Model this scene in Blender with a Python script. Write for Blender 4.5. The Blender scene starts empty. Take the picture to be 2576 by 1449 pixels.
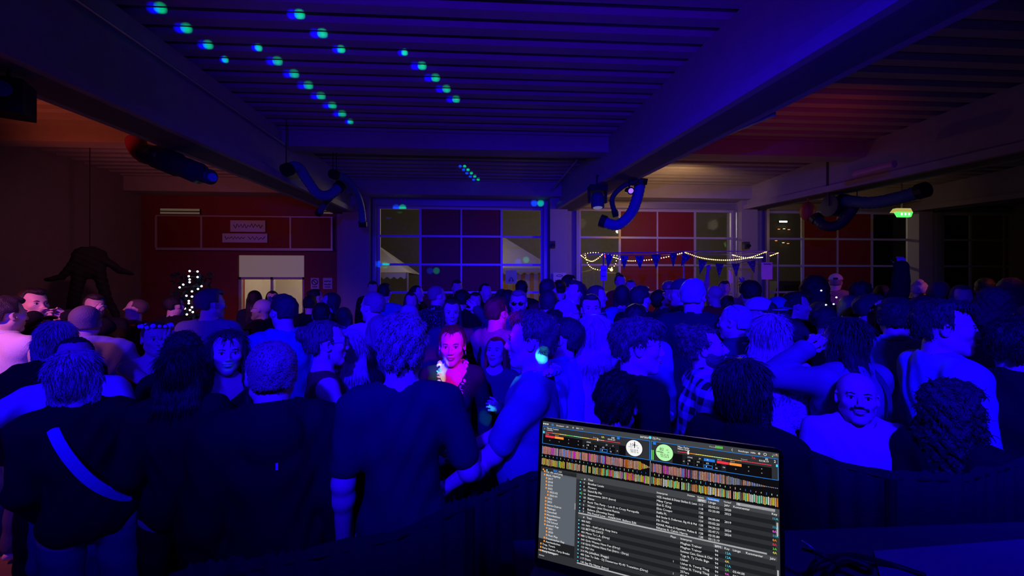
import bpy, math, random
import numpy as np
from mathutils import Vector, Matrix
random.seed(7); rng = np.random.default_rng(7)
scene = bpy.context.scene
COL = scene.collection
PI = math.pi

# ------------------------------------------------------------------ camera, world, lights, exposure
F = 1000.0; CX = 1288.0; CY = 724.5; H = 1.85; PSI = math.radians(3.3)
cs, sn = math.cos(PSI), math.sin(PSI)
cam = bpy.data.objects.new('camera', bpy.data.cameras.new('camera'))
cam.data.sensor_width = 36; cam.data.lens = F / 2576 * 36
cam.data.clip_start = 0.02; cam.data.clip_end = 100
cam.location = (0, 0, H); cam.rotation_euler = (PI / 2, 0, -PSI)
COL.objects.link(cam); scene.camera = cam
scene.view_settings.view_transform = 'Standard'; scene.view_settings.look = 'None'
scene.view_settings.exposure = 0; scene.view_settings.gamma = 1
scene.view_settings.use_curve_mapping = False
w = bpy.data.worlds.new('night'); scene.world = w; w.use_nodes = True
w.node_tree.nodes['Background'].inputs[0].default_value = (.30, .22, .30, 1)
w.node_tree.nodes['Background'].inputs[1].default_value = .008

def light(name, kind, loc, power, color, aim=None, size=.1, angle=60, blend=.5):
    l = bpy.data.lights.new(name, kind); l.energy = power; l.color = color
    if kind == 'SPOT':
        l.spot_size = math.radians(angle); l.spot_blend = blend; l.shadow_soft_size = size
    elif kind == 'AREA': l.size = size
    else: l.shadow_soft_size = size
    o = bpy.data.objects.new(name, l); COL.objects.link(o); o.location = loc
    if aim is not None:
        o.rotation_euler = (Vector(aim) - Vector(loc)).to_track_quat('-Z', 'Y').to_euler()
    return o
BLUE = (.006, .0, 1.0)
P_HOOD = (-4.95, 4.95, 3.75)
# stage washes hung on the lighting bar above and beside the booth
light('blue_wash_light', 'SPOT', (-1.5, -.7, 3.0), 820, BLUE, (-2.3, 4.5, 1.45), .08, 58, .9)
light('blue_wash_light', 'SPOT', (-.5, -.9, 3.1), 2100, BLUE, (.1, 4.6, 1.45), .08, 60, .9)
light('blue_wash_light', 'SPOT', (.6, -.7, 3.1), 1650, BLUE, (2.6, 4.3, 1.45), .08, 66, .9)
light('blue_ceiling_light', 'SPOT', (-.2, -.6, 2.5), 430, (.05, .0, 1.0), (.1, 4.6, 4.5), .05, 78, .7)
light('blue_ceiling_light', 'SPOT', (.9, .2, 2.3), 60, (.05, .0, 1.0), (2.6, 3.6, 4.1), .05, 70, .9)
light('magenta_spot_light', 'SPOT', (.35, .2, 2.45), 200, (1.0, .0, .30), (-.22, 2.4, 1.45), .03, 13, .6)
light('magenta_spot_light', 'SPOT', (.5, .3, 2.5), 150, (1.0, .0, .18), (-.02, 3.6, 1.42), .03, 8, .5)
light('red_wash_light', 'SPOT', (-4.9, 2.0, 2.9), 190, (1.0, .12, .02), (-4.4, 3.4, .0), .08, 80, .8)
light('red_wall_light', 'SPOT', (-5.4, 6.2, 3.4), 42, (1.0, .26, .46), (-7.6, 10.6, 2.2), .08, 110, .9)
light('pink_wash_light', 'SPOT', (-3.2, .6, 3.1), 380, (1.0, .20, .36), (-3.9, 3.8, 1.4), .08, 50, .8)
light('booth_fill', 'SPOT', (.5, -.4, 3.0), 190, BLUE, (.3, 1.1, 1.0), .1, 120, .8)  # added blue fill that lifts the dark booth front and table
light('hood_accent_fill', 'SPOT', (-4.9, 3.0, 3.0), 60, (1.0, .10, .12), P_HOOD, .05, 20, .8)  # added red fill aimed at the hood; the heater itself gives no light
light('red_ceiling_light', 'SPOT', (-6.8, 5.4, 3.1), 38, (1.0, .12, .05), (-6.4, 7.0, 4.35), .08, 100, .9)
light('red_ceiling_light', 'SPOT', (4.9, 4.9, 3.2), 12, (1.0, .03, .06), (5.0, 6.9, 4.5), .08, 120, .9)
light('red_crowd_light', 'SPOT', (7.5, 3.6, 3.4), 90, (1.0, .16, .10), (5.2, 6.8, 1.2), .08, 48, .9)
light('bar_lamp', 'SPOT', (4.3, 8.3, 3.75), 42, (1.0, .52, .25), (4.2, 10.6, 3.9), .08, 160, .5)
light('bar_lamp', 'POINT', (4.0, 8.5, 2.45), 7, (1.0, .50, .22), None, .05)
light('bar_lamp', 'SPOT', (9.0, 7.6, 3.7), 14, (1.0, .55, .30), (8.8, 10.6, 3.6), .08, 150, .6)
light('entrance_lamp', 'POINT', (-4.55, 11.9, 2.5), 60, (1.0, .76, .58), None, .1)
light('yard_lamp', 'POINT', (-1.2, 12.2, 3.9), 90, (1.0, .74, .52), None, .2)
light('yard_lamp', 'POINT', (3.6, 15.5, 4.4), 190, (1.0, .76, .56), None, .2)
light('yard_lamp', 'POINT', (9.0, 15.5, 4.4), 190, (1.0, .76, .56), None, .2)
# laser effect: one lamp whose lens throws rows of small dots on the ceiling ribs and the wall
def laser(name, loc, targets, color, power, rad):
    l = bpy.data.lights.new(name, 'POINT'); l.energy = power; l.color = (1, 1, 1); l.shadow_soft_size = .0; l.use_nodes = True
    o = bpy.data.objects.new(name, l); COL.objects.link(o); o.location = loc
    nt = l.node_tree; N = nt.nodes; L = nt.links; em = [n for n in N if n.type == 'EMISSION'][0]
    tc = N.new('ShaderNodeTexCoord'); acc = None
    for t in targets:
        r = rad
        if len(t) == 2: t, r = t
        d = (Vector(t) - Vector(loc)).normalized()
        dt = N.new('ShaderNodeVectorMath'); dt.operation = 'DOT_PRODUCT'; dt.inputs[1].default_value = d; L.new(tc.outputs['Normal'], dt.inputs[0])
        g = N.new('ShaderNodeMapRange'); g.inputs['From Min'].default_value = math.cos(r * 1.25); g.inputs['From Max'].default_value = math.cos(r * .8); L.new(dt.outputs['Value'], g.inputs['Value'])
        if acc is None: acc = g.outputs[0]
        else:
            a = N.new('ShaderNodeMath'); a.operation = 'ADD'; L.new(acc, a.inputs[0]); L.new(g.outputs[0], a.inputs[1]); acc = a.outputs[0]
    em.inputs['Color'].default_value = (*color, 1); L.new(acc, em.inputs['Strength'])
    return o

# ------------------------------------------------------------------ placing helpers
def P(px, py, d):
    cx = (px - CX) / F; cz = (CY - py) / F
    return Vector((d * (cx * cs + sn), d * (-cx * sn + cs), H + d * cz))
def onY(px, py, Y):
    cx = (px - CX) / F
    return P(px, py, Y / (-cx * sn + cs))
def onZ(px, py, Z):
    return P(px, py, (Z - H) / ((CY - py) / F))
def onX(px, py, X):
    cx = (px - CX) / F
    return P(px, py, X / (cx * cs + sn))

dots = [(395, 19, 1), (745, 35, 1), (461, 70, .9), (802, 83, 1), (517, 112, .75), (646, 119, .5), (852, 123, .7), (1013, 131, .5), (690, 153, .9), (564, 149, .3), (732, 185, .9), (1053, 165, .95), (1087, 195, .95), (768, 214, .9), (1115, 223, .9),
        (800, 241, .85), (1140, 249, .8), (829, 265, .8), (854, 286, .75), (878, 306, .4)]
wdots = [(1005, 523), (1352, 511), (963, 664), (1317, 651), (1090, 681)]
LASER = (-.1, .15, 2.35)
tb, tg, wb, wg = [], [], [], []
for x, y, s in dots:
    for dx, L_ in ((-13 * s, tb), (-7 * s, tb), (12 * s, tg), (6 * s, tg)):
        L_.append((onZ(x + dx, y, 4.55), .0062 * (.6 + .5 * s)))
for i in range(5):
    wb.append((onZ(1158 + i * 8.5, 419 + i * 8, 4.55), .0036)); wg.append((onZ(1169 + i * 8.5, 419 + i * 8, 4.55), .0036))
for x, y in wdots:
    wb.append((onY(x - 8, y, 10.55), .0075)); wg.append((onY(x + 8, y, 10.55), .0075))
for i in range(5): pass
cy = [(P(1108, 915, 2.3), .02), (P(1104, 945, 2.3), .018), (P(1150, 1026, 2.3), .017), (P(1366, 890, 1.72), .016), (P(1285, 945, 1.75), .02)]
cy2 = [(P(571, 915, 1.97), .011)]
laser('blue_laser_light', LASER, tb, (0, .0, 1.0), 2400, .008)
laser('green_laser_light', LASER, tg, (0, 1.0, .40), 1000, .008)
laser('green_laser_light', (.3, .3, 2.3), cy, (.05, 1.0, .35), 300, .008)  # added green spots in place of the garlands' fluorescent glow
laser('blue_laser_light', (.3, .3, 2.3), wb, (0, .05, 1.0), 9000, .008)
laser('green_laser_light', (.1, .2, 2.0), wg, (0, 1.0, .4), 4200, .008)
laser('cyan_laser_light', (-.3, .2, 2.0), cy2, (0, .75, .6), 18, .008)

# ------------------------------------------------------------------ materials
MATS = {}
def mat(name, color=(.5, .5, .5), rough=.7, metal=0, emit=None, strength=0, bump=0, bscale=60, pattern=None, c2=None, pscale=20, spec=.3, vary=0, transm=0):
    if name in MATS: return MATS[name]
    m = bpy.data.materials.new(name); m.use_nodes = True; MATS[name] = m
    nt = m.node_tree; N = nt.nodes; L = nt.links; b = N['Principled BSDF']
    b.inputs['Base Color'].default_value = (*color, 1); b.inputs['Roughness'].default_value = rough
    b.inputs['Metallic'].default_value = metal; b.inputs['Specular IOR Level'].default_value = spec
    if transm: b.inputs['Transmission Weight'].default_value = transm
    if emit is not None:
        b.inputs['Emission Color'].default_value = (*emit, 1); b.inputs['Emission Strength'].default_value = strength
    tc = N.new('ShaderNodeTexCoord')
    if bump:
        n = N.new('ShaderNodeTexNoise'); n.inputs['Scale'].default_value = bscale; n.inputs['Detail'].default_value = 3
        bp = N.new('ShaderNodeBump'); bp.inputs['Strength'].default_value = bump; bp.inputs['Distance'].default_value = .01
        L.new(tc.outputs['Object'], n.inputs['Vector']); L.new(n.outputs['Fac'], bp.inputs['Height']); L.new(bp.outputs['Normal'], b.inputs['Normal'])
    if vary:
        n = N.new('ShaderNodeTexNoise'); n.inputs['Scale'].default_value = 6; n.inputs['Detail'].default_value = 5
        r = N.new('ShaderNodeMapRange'); r.inputs['To Min'].default_value = 1 - vary; r.inputs['To Max'].default_value = 1 + vary
        h = N.new('ShaderNodeHueSaturation'); h.inputs['Color'].default_value = (*color, 1)
        L.new(tc.outputs['Object'], n.inputs['Vector']); L.new(n.outputs['Fac'], r.inputs['Value']); L.new(r.outputs[0], h.inputs['Value'])
        L.new(h.outputs[0], b.inputs['Base Color'])
    if pattern:
        mix = N.new('ShaderNodeMix'); mix.data_type = 'RGBA'
        mix.inputs[6].default_value = (*color, 1); mix.inputs[7].default_value = (*c2, 1)
        if pattern == 'plaid':
            fac = None
            for ax in ('X', 'Z'):
                wv = N.new('ShaderNodeTexWave'); wv.bands_direction = ax; wv.inputs['Scale'].default_value = pscale
                L.new(tc.outputs['Object'], wv.inputs['Vector'])
                g = N.new('ShaderNodeMath'); g.operation = 'GREATER_THAN'; g.inputs[1].default_value = .5; L.new(wv.outputs['Fac'], g.inputs[0])
                if fac is None: fac = g.outputs[0]
                else:
                    a = N.new('ShaderNodeMath'); a.operation = 'ADD'; L.new(fac, a.inputs[0]); L.new(g.outputs[0], a.inputs[1])
                    d = N.new('ShaderNodeMath'); d.operation = 'MULTIPLY'; d.inputs[1].default_value = .5; L.new(a.outputs[0], d.inputs[0]); fac = d.outputs[0]
            L.new(fac, mix.inputs[0])
        elif pattern == 'stripe':
            wv = N.new('ShaderNodeTexWave'); wv.bands_direction = 'X'; wv.inputs['Scale'].default_value = pscale
            L.new(tc.outputs['Object'], wv.inputs['Vector'])
            g = N.new('ShaderNodeMath'); g.operation = 'GREATER_THAN'; g.inputs[1].default_value = .5; L.new(wv.outputs['Fac'], g.inputs[0]); L.new(g.outputs[0], mix.inputs[0])
        else:
            v = N.new('ShaderNodeTexVoronoi'); v.inputs['Scale'].default_value = pscale; L.new(tc.outputs['Object'], v.inputs['Vector'])
            g = N.new('ShaderNodeMath'); g.operation = 'LESS_THAN'; g.inputs[1].default_value = .22 if pattern == 'dots' else .38
            L.new(v.outputs['Distance'], g.inputs[0]); L.new(g.outputs[0], mix.inputs[0])
        L.new(mix.outputs[2], b.inputs['Base Color'])
    return m
def emis(name, c, s=1):
    if name in MATS: return MATS[name]
    m = bpy.data.materials.new(name); m.use_nodes = True; MATS[name] = m
    N = m.node_tree.nodes; N.clear(); e = N.new('ShaderNodeEmission'); o = N.new('ShaderNodeOutputMaterial')
    e.inputs[0].default_value = (*c, 1); e.inputs[1].default_value = s; m.node_tree.links.new(e.outputs[0], o.inputs[0])
    return m
def glass(name):
    m = bpy.data.materials.new(name); m.use_nodes = True; MATS[name] = m
    N = m.node_tree.nodes; L = m.node_tree.links; N.clear()
    o = N.new('ShaderNodeOutputMaterial'); t = N.new('ShaderNodeBsdfTransparent'); g = N.new('ShaderNodeBsdfGlossy'); mx = N.new('ShaderNodeMixShader'); fr = N.new('ShaderNodeFresnel')
    t.inputs[0].default_value = (.85, .88, .88, 1); g.inputs['Roughness'].default_value = .03; fr.inputs[0].default_value = 1.5
    L.new(fr.outputs[0], mx.inputs[0]); L.new(t.outputs[0], mx.inputs[1]); L.new(g.outputs[0], mx.inputs[2]); L.new(mx.outputs[0], o.inputs[0])
    return m
GLASS = glass('window_glass')

# ------------------------------------------------------------------ mesh helpers
def mesh_obj(name, verts, faces, m, parent=None, smooth=False, mats=None, midx=None):
    me = bpy.data.meshes.new(name)
    if isinstance(faces, np.ndarray):
        v = np.asarray(verts, np.float32)
        me.vertices.add(len(v)); me.vertices.foreach_set('co', v.ravel())
        n, k = faces.shape
        me.loops.add(n * k); me.loops.foreach_set('vertex_index', faces.astype(np.int32).ravel())
        me.polygons.add(n); me.polygons.foreach_set('loop_start', np.arange(0, n * k, k, dtype=np.int32))
        me.update(calc_edges=True)
    else:
        me.from_pydata([tuple(v) for v in verts], [], faces)
    for mm in (mats or [m]): me.materials.append(mm)
    if midx is not None: me.polygons.foreach_set('material_index', np.asarray(midx, np.int32))
    if smooth: me.polygons.foreach_set('use_smooth', np.ones(len(me.polygons), bool))
    me.update()
    o = bpy.data.objects.new(name, me); COL.objects.link(o)
    if parent is not None: o.parent = parent
    return o
class MB:
    """collects shapes; build() links them as ONE mesh object"""
    def __init__(s): s.v = []; s.f = []; s.mi = []; s.cur = 0
    def add(s, v, f):
        n = len(s.v); s.v += [Vector(x) for x in v]; s.f += [tuple(i + n for i in q) for q in f]; s.mi += [s.cur] * len(f); return s
    def box(s, a, b, M=None):
        x0, y0, z0 = a; x1, y1, z1 = b
        v = [Vector(p) for p in ((x0, y0, z0), (x1, y0, z0), (x1, y1, z0), (x0, y1, z0), (x0, y0, z1), (x1, y0, z1), (x1, y1, z1), (x0, y1, z1))]
        if M is not None: v = [M @ p for p in v]
        return s.add(v, [(0, 3, 2, 1), (4, 5, 6, 7), (0, 1, 5, 4), (1, 2, 6, 5), (2, 3, 7, 6), (3, 0, 4, 7)])
    def hexa(s, v): return s.add(v, [(0, 3, 2, 1), (4, 5, 6, 7), (0, 1, 5, 4), (1, 2, 6, 5), (2, 3, 7, 6), (3, 0, 4, 7)])
    def tube(s, pts, r, n=8, cap=True):
        pts = [Vector(p) for p in pts]; k = len(pts); rs = r if hasattr(r, '__len__') else [r] * k
        v = []; a = None
        for i, p in enumerate(pts):
            t = (pts[min(i + 1, k - 1)] - pts[max(i - 1, 0)]).normalized()
            if a is None: a = t.cross(Vector((0, 0, 1)) if abs(t.z) < .9 else Vector((1, 0, 0)))
            a = (a - t * a.dot(t)).normalized(); b = t.cross(a)
            for j in range(n):
                q = 2 * PI * j / n; v.append(p + (a * math.cos(q) + b * math.sin(q)) * rs[i])
        f = [(i * n + j, i * n + (j + 1) % n, (i + 1) * n + (j + 1) % n, (i + 1) * n + j) for i in range(k - 1) for j in range(n)]
        if cap: f += [tuple(range(n - 1, -1, -1)), tuple((k - 1) * n + j for j in range(n))]
        return s.add(v, f)
    def ball(s, c, r, n=8, m=6, M=None):
        r = r if hasattr(r, '__len__') else (r, r, r); v = []; f = []
        for i in range(m + 1):
            t = PI * i / m
            for j in range(n):
                q = 2 * PI * j / n; p = Vector((r[0] * math.sin(t) * math.cos(q), r[1] * math.sin(t) * math.sin(q), r[2] * math.cos(t)))
                v.append(Vector(c) + (M @ p if M is not None else p))
        for i in range(m):
            for j in range(n): f.append((i * n + j, (i + 1) * n + j, (i + 1) * n + (j + 1) % n, i * n + (j + 1) % n))
        return s.add(v, f)
    def disc(s, c, u, w, r0, r1, n=24, a0=0, a1=2 * PI):
        c = Vector(c); u = Vector(u); w = Vector(w); v = []; f = []
        for i in range(n + 1):
            a = a0 + (a1 - a0) * i / n; d = u * math.cos(a) + w * math.sin(a); v += [c + d * r0, c + d * r1]
        for i in range(n): f.append((2 * i, 2 * i + 1, 2 * i + 3, 2 * i + 2))
        return s.add(v, f)
    def build(s, name, m, parent=None, smooth=False, mats=None):
        inv = None
        v = s.v
        if parent is not None:
            q = parent; M = Matrix.Identity(4)
            while q is not None: M = q.matrix_basis @ M; q = q.parent
            Mi = M.inverted(); v = [Mi @ p for p in v]
        return mesh_obj(name, v, s.f, m, parent, smooth, mats, s.mi if mats else None)
def tag(o, label=None, cat=None, group=None, kind=None):
    if label: o['label'] = label
    if cat: o['category'] = cat
    if group: o['group'] = group
    if kind: o['kind'] = kind
    return o
def struct(o): o['kind'] = 'structure'; return o
def empty(name, loc=(0, 0, 0), rz=0):
    o = bpy.data.objects.new(name, None); COL.objects.link(o); o.location = loc; o.rotation_euler = (0, 0, rz); o.empty_display_size = .1
    return o

# ------------------------------------------------------------------ the hall
M_floor = mat('polished_concrete', (.16, .15, .14), .45, bump=.15, bscale=8, vary=.25)
M_ceil = mat('ceiling_sheet', (.42, .41, .38), .55, vary=.12)
M_conc = mat('concrete_beam', (.40, .38, .36), .8, bump=.3, bscale=14, vary=.15)
M_wall = mat('hall_wall', (.36, .33, .30), .85, bump=.2, bscale=20, vary=.12)
M_redwall = mat('red_wall', (.26, .05, .05), .7, vary=.15)
M_red = mat('red_door_panel', (.24, .020, .018), .5, bump=.1, bscale=90, vary=.08)
M_frame = mat('aluminium_frame', (.55, .54, .52), .4, .2)
M_metal = mat('grey_metal', (.4, .4, .4), .4, .6)
M_dark = mat('black_plastic', (.012, .012, .013), .5)
M_dark2 = mat('dark_paint', (.05, .05, .055), .6)
YB = 10.6; XL = -8.8; XR = 15.0; ZC = 4.55
struct(MB().box((XL - .2, -3, -.1), (XR + .2, 24, 0)).build('floor', M_floor))
# trapezoidal steel deck, 280 mm pitch
cb = MB(); y = 3.93 - .28 * 24; prof = []
while y < YB:
    prof += [(y - .065, ZC), (y + .065, ZC), (y + .085, ZC + .15), (y + .195, ZC + .15)]; y += .28
prof = [(a, b) for a, b in prof if a < YB]; k = len(prof)
vv = [(XL, a, b) for a, b in prof] + [(XR, a, b) for a, b in prof]
cb.add(vv, [(i, i + 1, k + i + 1, k + i) for i in range(k - 1)])
cb.box((XL - .2, -3, ZC + .2), (XR + .2, YB + .3, ZC + .3))
struct(cb.build('ceiling', M_ceil))
def wall(name, boxes, m):
    b = MB()
    for a, c in boxes: b.box(a, c)
    return struct(b.build(name, m))
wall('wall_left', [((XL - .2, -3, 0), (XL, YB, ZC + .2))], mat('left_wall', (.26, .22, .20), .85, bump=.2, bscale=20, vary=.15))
wall('wall_right', [((XR, -3, 0), (XR + .2, YB, ZC + .2))], M_wall)
def X_at(px): return onY(px, 524, YB).x
doors = [(950, 1057, 1160, 1262, 1365), (1457, 1560, 1655, 1750, 1845), (1930, 2023, 2110, 2197, 2290), (2365, 2446, 2530, 2614, 2695)]
doorX = [[X_at(p) for p in d] for d in doors]
ZD = 3.99
edges = [XL, doorX[0][0]] ; 
segs = []
prev = X_at(848)
for d in doorX: segs.append((prev, d[0])); prev = d[-1]
segs.append((prev, XR))
wall('wall_back', [((a, YB, 0), (b, YB + .3, ZC + .2)) for a, b in segs] + [((d[0], YB, ZD), (d[-1], YB + .3, ZC + .2)) for d in doorX], M_wall)
# red end wall of the left bay, with the doorway
XW = X_at(848); ox0, ox1 = X_at(598), X_at(765); oz = onY(680, 642, YB).z
wall('wall_end', [((XL, YB, 0), (ox0, YB + .3, ZC + .2)), ((ox1, YB, 0), (XW, YB + .3, ZC + .2)), ((ox0, YB, oz), (ox1, YB + .3, ZC + .2))], M_redwall)
# lit lobby behind the doorway
M_lobby = mat('lobby_plaster', (.60, .55, .48), .8, vary=.08)
wall('wall_lobby', [((ox0 - .3, 13.0, 0), (ox1 + .3, 13.1, 3)), ((ox0 - .4, YB + .3, 0), (ox0 - .3, 13.1, 3)), ((ox1 + .3, YB + .3, 0), (ox1 + .4, 13.1, 3)), ((ox0 - .4, YB + .3, 2.95), (ox1 + .4, 13.1, 3.05))], M_lobby)
dr = empty('door_1', (ox0, YB + .1, 0)); struct(dr)
z1 = onY(680, 697, YB).z
MB().box((ox0, YB + .06, z1), (ox1, YB + .12, oz)).build('fanlight_panel', mat('lit_fanlight_glass', (.50, .44, .38), .6, emit=(1, .74, .55), strength=.10), dr)  # lobby light coming through the panel is put in as emission
fb = MB()
for x in (ox0 + .03, (ox0 + ox1) / 2, ox1 - .03): fb.box((x - .03, YB + .03, 0), (x + .03, YB + .1, z1))
fb.box((ox0, YB + .03, z1 - .06), (ox1, YB + .1, z1)); fb.build('door_frame', M_frame, dr)
MB().box((ox0, YB + .07, .1), (ox1, YB + .08, z1)).build('glass_pane', GLASS, dr)
# the four sectional gates
rowz = [ZD, 3.25, 2.50, 1.76, 1.03, .30, 0]
def gate(xs, idx):
    g = empty('door_%d' % (idx + 2), ((xs[0] + xs[-1]) / 2, YB + .05, 0)); struct(g)
    fr = MB(); y0, y1 = YB + .02, YB + .10
    for z in rowz[:-1]: fr.box((xs[0], y0, z - .055), (xs[-1], y1, z + .0))
    fr.box((xs[0], y0, 0), (xs[-1], y1, .06))
    for i, x in enumerate(xs):
        h = .05 if i in (0, 4) else (.022 if i == 2 else .03)
        fr.box((x - h if i else x, y0 + .01, 0), (x + h if i < 4 else x, y1 - .01, ZD))
    fr.build('gate_frame', M_frame, g)
    for r in range(5):
        for c in range(4):
            a, b = xs[c] + .02, xs[c + 1] - .02; lo, hi = rowz[r + 1], rowz[r] - .05
            if c in (1, 2) or r == 4: MB().box((a, YB + .05, lo), (b, YB + .07, hi)).build('gate_panel', M_red, g)
            else: MB().box((a, YB + .055, lo), (b, YB + .06, hi)).build('glass_pane', GLASS, g)
    fr = MB()   # guide rails either side
    for x in (xs[0] - .10, xs[-1] + .02): fr.box((x, YB - .12, 0), (x + .08, YB, ZD + .1))
    fr.box((xs[0] - .1, YB - .08, ZD + .02), (xs[-1] + .1, YB, ZD + .16)); fr.build('guide_rail', M_metal, g)
for i, xs in enumerate(doorX): gate(xs, i)
# pillars between the bays
M_pill = mat('pillar_plaster', (.38, .35, .33), .8, bump=.15, bscale=30)
for n, (p0, p1) in enumerate([(862, 928), (1384, 1428), (1866, 1906), (2312, 2346)]):
    a, b = onY(p0, 600, YB - .3).x, onY(p1, 600, YB - .3).x
    struct(MB().box((a, YB - .3, 0), (b, YB, ZC)).build('trim_%d' % (n + 1), M_pill))
# girders
def beam(n, xa, ya, za, xb, yb, zb, w=.42):
    b = MB(); 
    b.hexa([(xa - w / 2, ya, za), (xa + w / 2, ya, za), (xb + w / 2, yb, zb), (xb - w / 2, yb, zb), (xa - w / 2 - .0, ya, ZC), (xa + w / 2, ya, ZC), (xb + w / 2, yb, ZC), (xb - w / 2, yb, ZC)])
    b.hexa([(xa - w / 2 - .09, ya, za), (xa + w / 2 + .09, ya, za), (xb + w / 2 + .09, yb, zb), (xb - w / 2 - .09, yb, zb), (xa - w / 2 - .09, ya, za + .12), (xa + w / 2 + .09, ya, za + .12), (xb + w / 2 + .09, yb, zb + .12), (xb - w / 2 - .09, yb, zb + .12)])
    struct(b.build('trim_%d' % n, M_conc))
beam(11, -3.80, -1, 3.40, -3.72, YB, 3.78)
beam(12, 3.05, -1, 3.45, 2.02, YB, 3.92, .42)
beam(13, 7.35, -1, 3.30, 7.12, YB, 3.98)
beam(14, 12.1, -1, 3.30, 11.9, YB, 3.98)
struct(MB().box((XL, 7.0, 4.28), (XR, 7.3, ZC)).build('trim_15', M_conc))
struct(MB().box((XL, YB - .5, 4.2), (XR, YB, ZC)).build('trim_16', M_conc))
# conduit along the left girder and rails under the right one
tag(MB().tube([(-3.48, 0, 4.24), (-3.46, 3, 4.26), (-3.44, 6.9, 4.27)], .02).build('conduit', M_metal), 'thin grey conduit running along the left ceiling girder', 'conduit')
tag(MB().box((-.02, -.02, 0), (.02, .02, 1), Matrix.Translation(P(1402, 512, 10.2)) @ (P(1948, 287, 4.15) - P(1402, 512, 10.2)).to_track_quat('Z', 'Y').to_matrix().to_4x4() @ Matrix.Diagonal((1, 1, (P(1948, 287, 4.15) - P(1402, 512, 10.2)).length, 1))).build('cable_rail', M_metal), 'pale metal rail running under the right ceiling girder', 'rail')
tag(MB().tube([P(1381, 487, 10.4), onZ(1453, 400, 4.54)], .025).build('cable_rail', M_metal), 'short slanting pipe at the ceiling left of the right girder', 'pipe')

# left bay fittings on the red wall
g = empty('door_6', (X_at(620), YB - .1, 3)); struct(g)   # raised red sectional gate above the doorway
x0, x1 = X_at(400), X_at(838); zt, zb_ = onY(620, 546, YB - .1).z, onY(620, 624, YB - .1).z
MB().box((x0, YB - .08, zb_), (x1, YB - .01, zt)).build('gate_panel', M_red, g)
fb = MB()
for x in [x0, X_at(513), X_at(735), x1]: fb.box((x - .02, YB - .10, zb_), (x + .02, YB - .07, zt))
fb.box((x0, YB - .11, zb_ - .06), (x1 + .03, YB - .05, zb_)); fb.box((x0, YB - .11, zt), (x1 + .03, YB - .05, zt + .03)); fb.build('gate_frame', M_frame, g)
M_paper = mat('white_paper', (.62, .60, .62), .8)
M_ink = mat('black_ink', (.03, .03, .04), .8)
def paper(label, px0, py0, px1, py1, Y, marks, group=None, name='paper_sign', th=.012):
    a, b = onY(px0, py1, Y), onY(px1, py0, Y); o = empty(name, (a.x, Y, a.z)); tag(o, label, 'sign', group)
    MB().box((a.x, Y - th, a.z), (b.x, Y, b.z)).build('sheet', M_paper, o)
    W, Hh = b.x - a.x, b.z - a.z; m = MB()
    for pts in marks: m.tube([(a.x + u * W, Y - th - .004, a.z + (1 - v) * Hh) for u, v in pts], .012 * min(1, Hh * 3), 5)
    if marks: m.build('lettering', M_ink, o)
    return o
def scrib(u0, u1, v, h, n, seed):
    r = random.Random(seed); return [[(u0 + (u1 - u0) * i / n, v + (h if i % 2 else -h) * r.uniform(.3, 1)) for i in range(n + 1)]]
paper('upper white banner with dark hand lettering on the raised red gate', 580, 555, 668, 583, YB - .12, scrib(.1, .92, .5, .22, 16, 1), name='banner')
paper('lower, longer white banner with faint lettering on the raised red gate', 560, 588, 673, 610, YB - .12, scrib(.06, .5, .5, .18, 12, 2) + scrib(.58, .95, .5, .2, 8, 5), name='banner')
ring = lambda cx, cy, rx, ry: [[(cx + rx * math.cos(t / 12 * 2 * PI), cy + ry * math.sin(t / 12 * 2 * PI)) for t in range(13)]]
paper('white notice with a crossed-out ring beside the lit doorway', 782, 699, 803, 727, YB - .005, ring(.5, .38, .34, .24) + [[(.27, .22), (.73, .55)], [(.2, .8), (.8, .8)]], name='notice')
paper('white notice with small writing, nearest the blue pillar', 813, 699, 836, 727, YB - .005, scrib(.15, .85, .3, .08, 8, 3) + scrib(.15, .85, .6, .08, 8, 4) + [[(.2, .82), (.8, .82)]], name='notice')
def wall_vent(px0, px1, lab):
    a, b = onY(px0, 538, YB - .05), onY(px1, 526, YB - .05); o = empty('wall_light', (a.x, YB, a.z)); tag(o, lab, 'light', 'strip lights above the red gate')
    MB().box((a.x, YB - .06, a.z), (b.x, YB, b.z)).build('housing', M_dark2, o)
    f = MB(); hh = b.z - a.z
    f.box((a.x, YB - .075, a.z + hh * .6), (b.x, YB - .06, b.z)); f.box((a.x, YB - .075, a.z), (b.x, YB - .06, a.z + hh * .36)); f.build('diffuser', mat('dim_diffuser', (.5, .45, .3), .6, emit=(.9, .8, .5), strength=.05), o)
wall_vent(405, 503, 'long slotted pale strip high on the dark wall, left of the banners')
wall_vent(803, 838, 'short slotted pale strip high beside the blue pillar')

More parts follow.
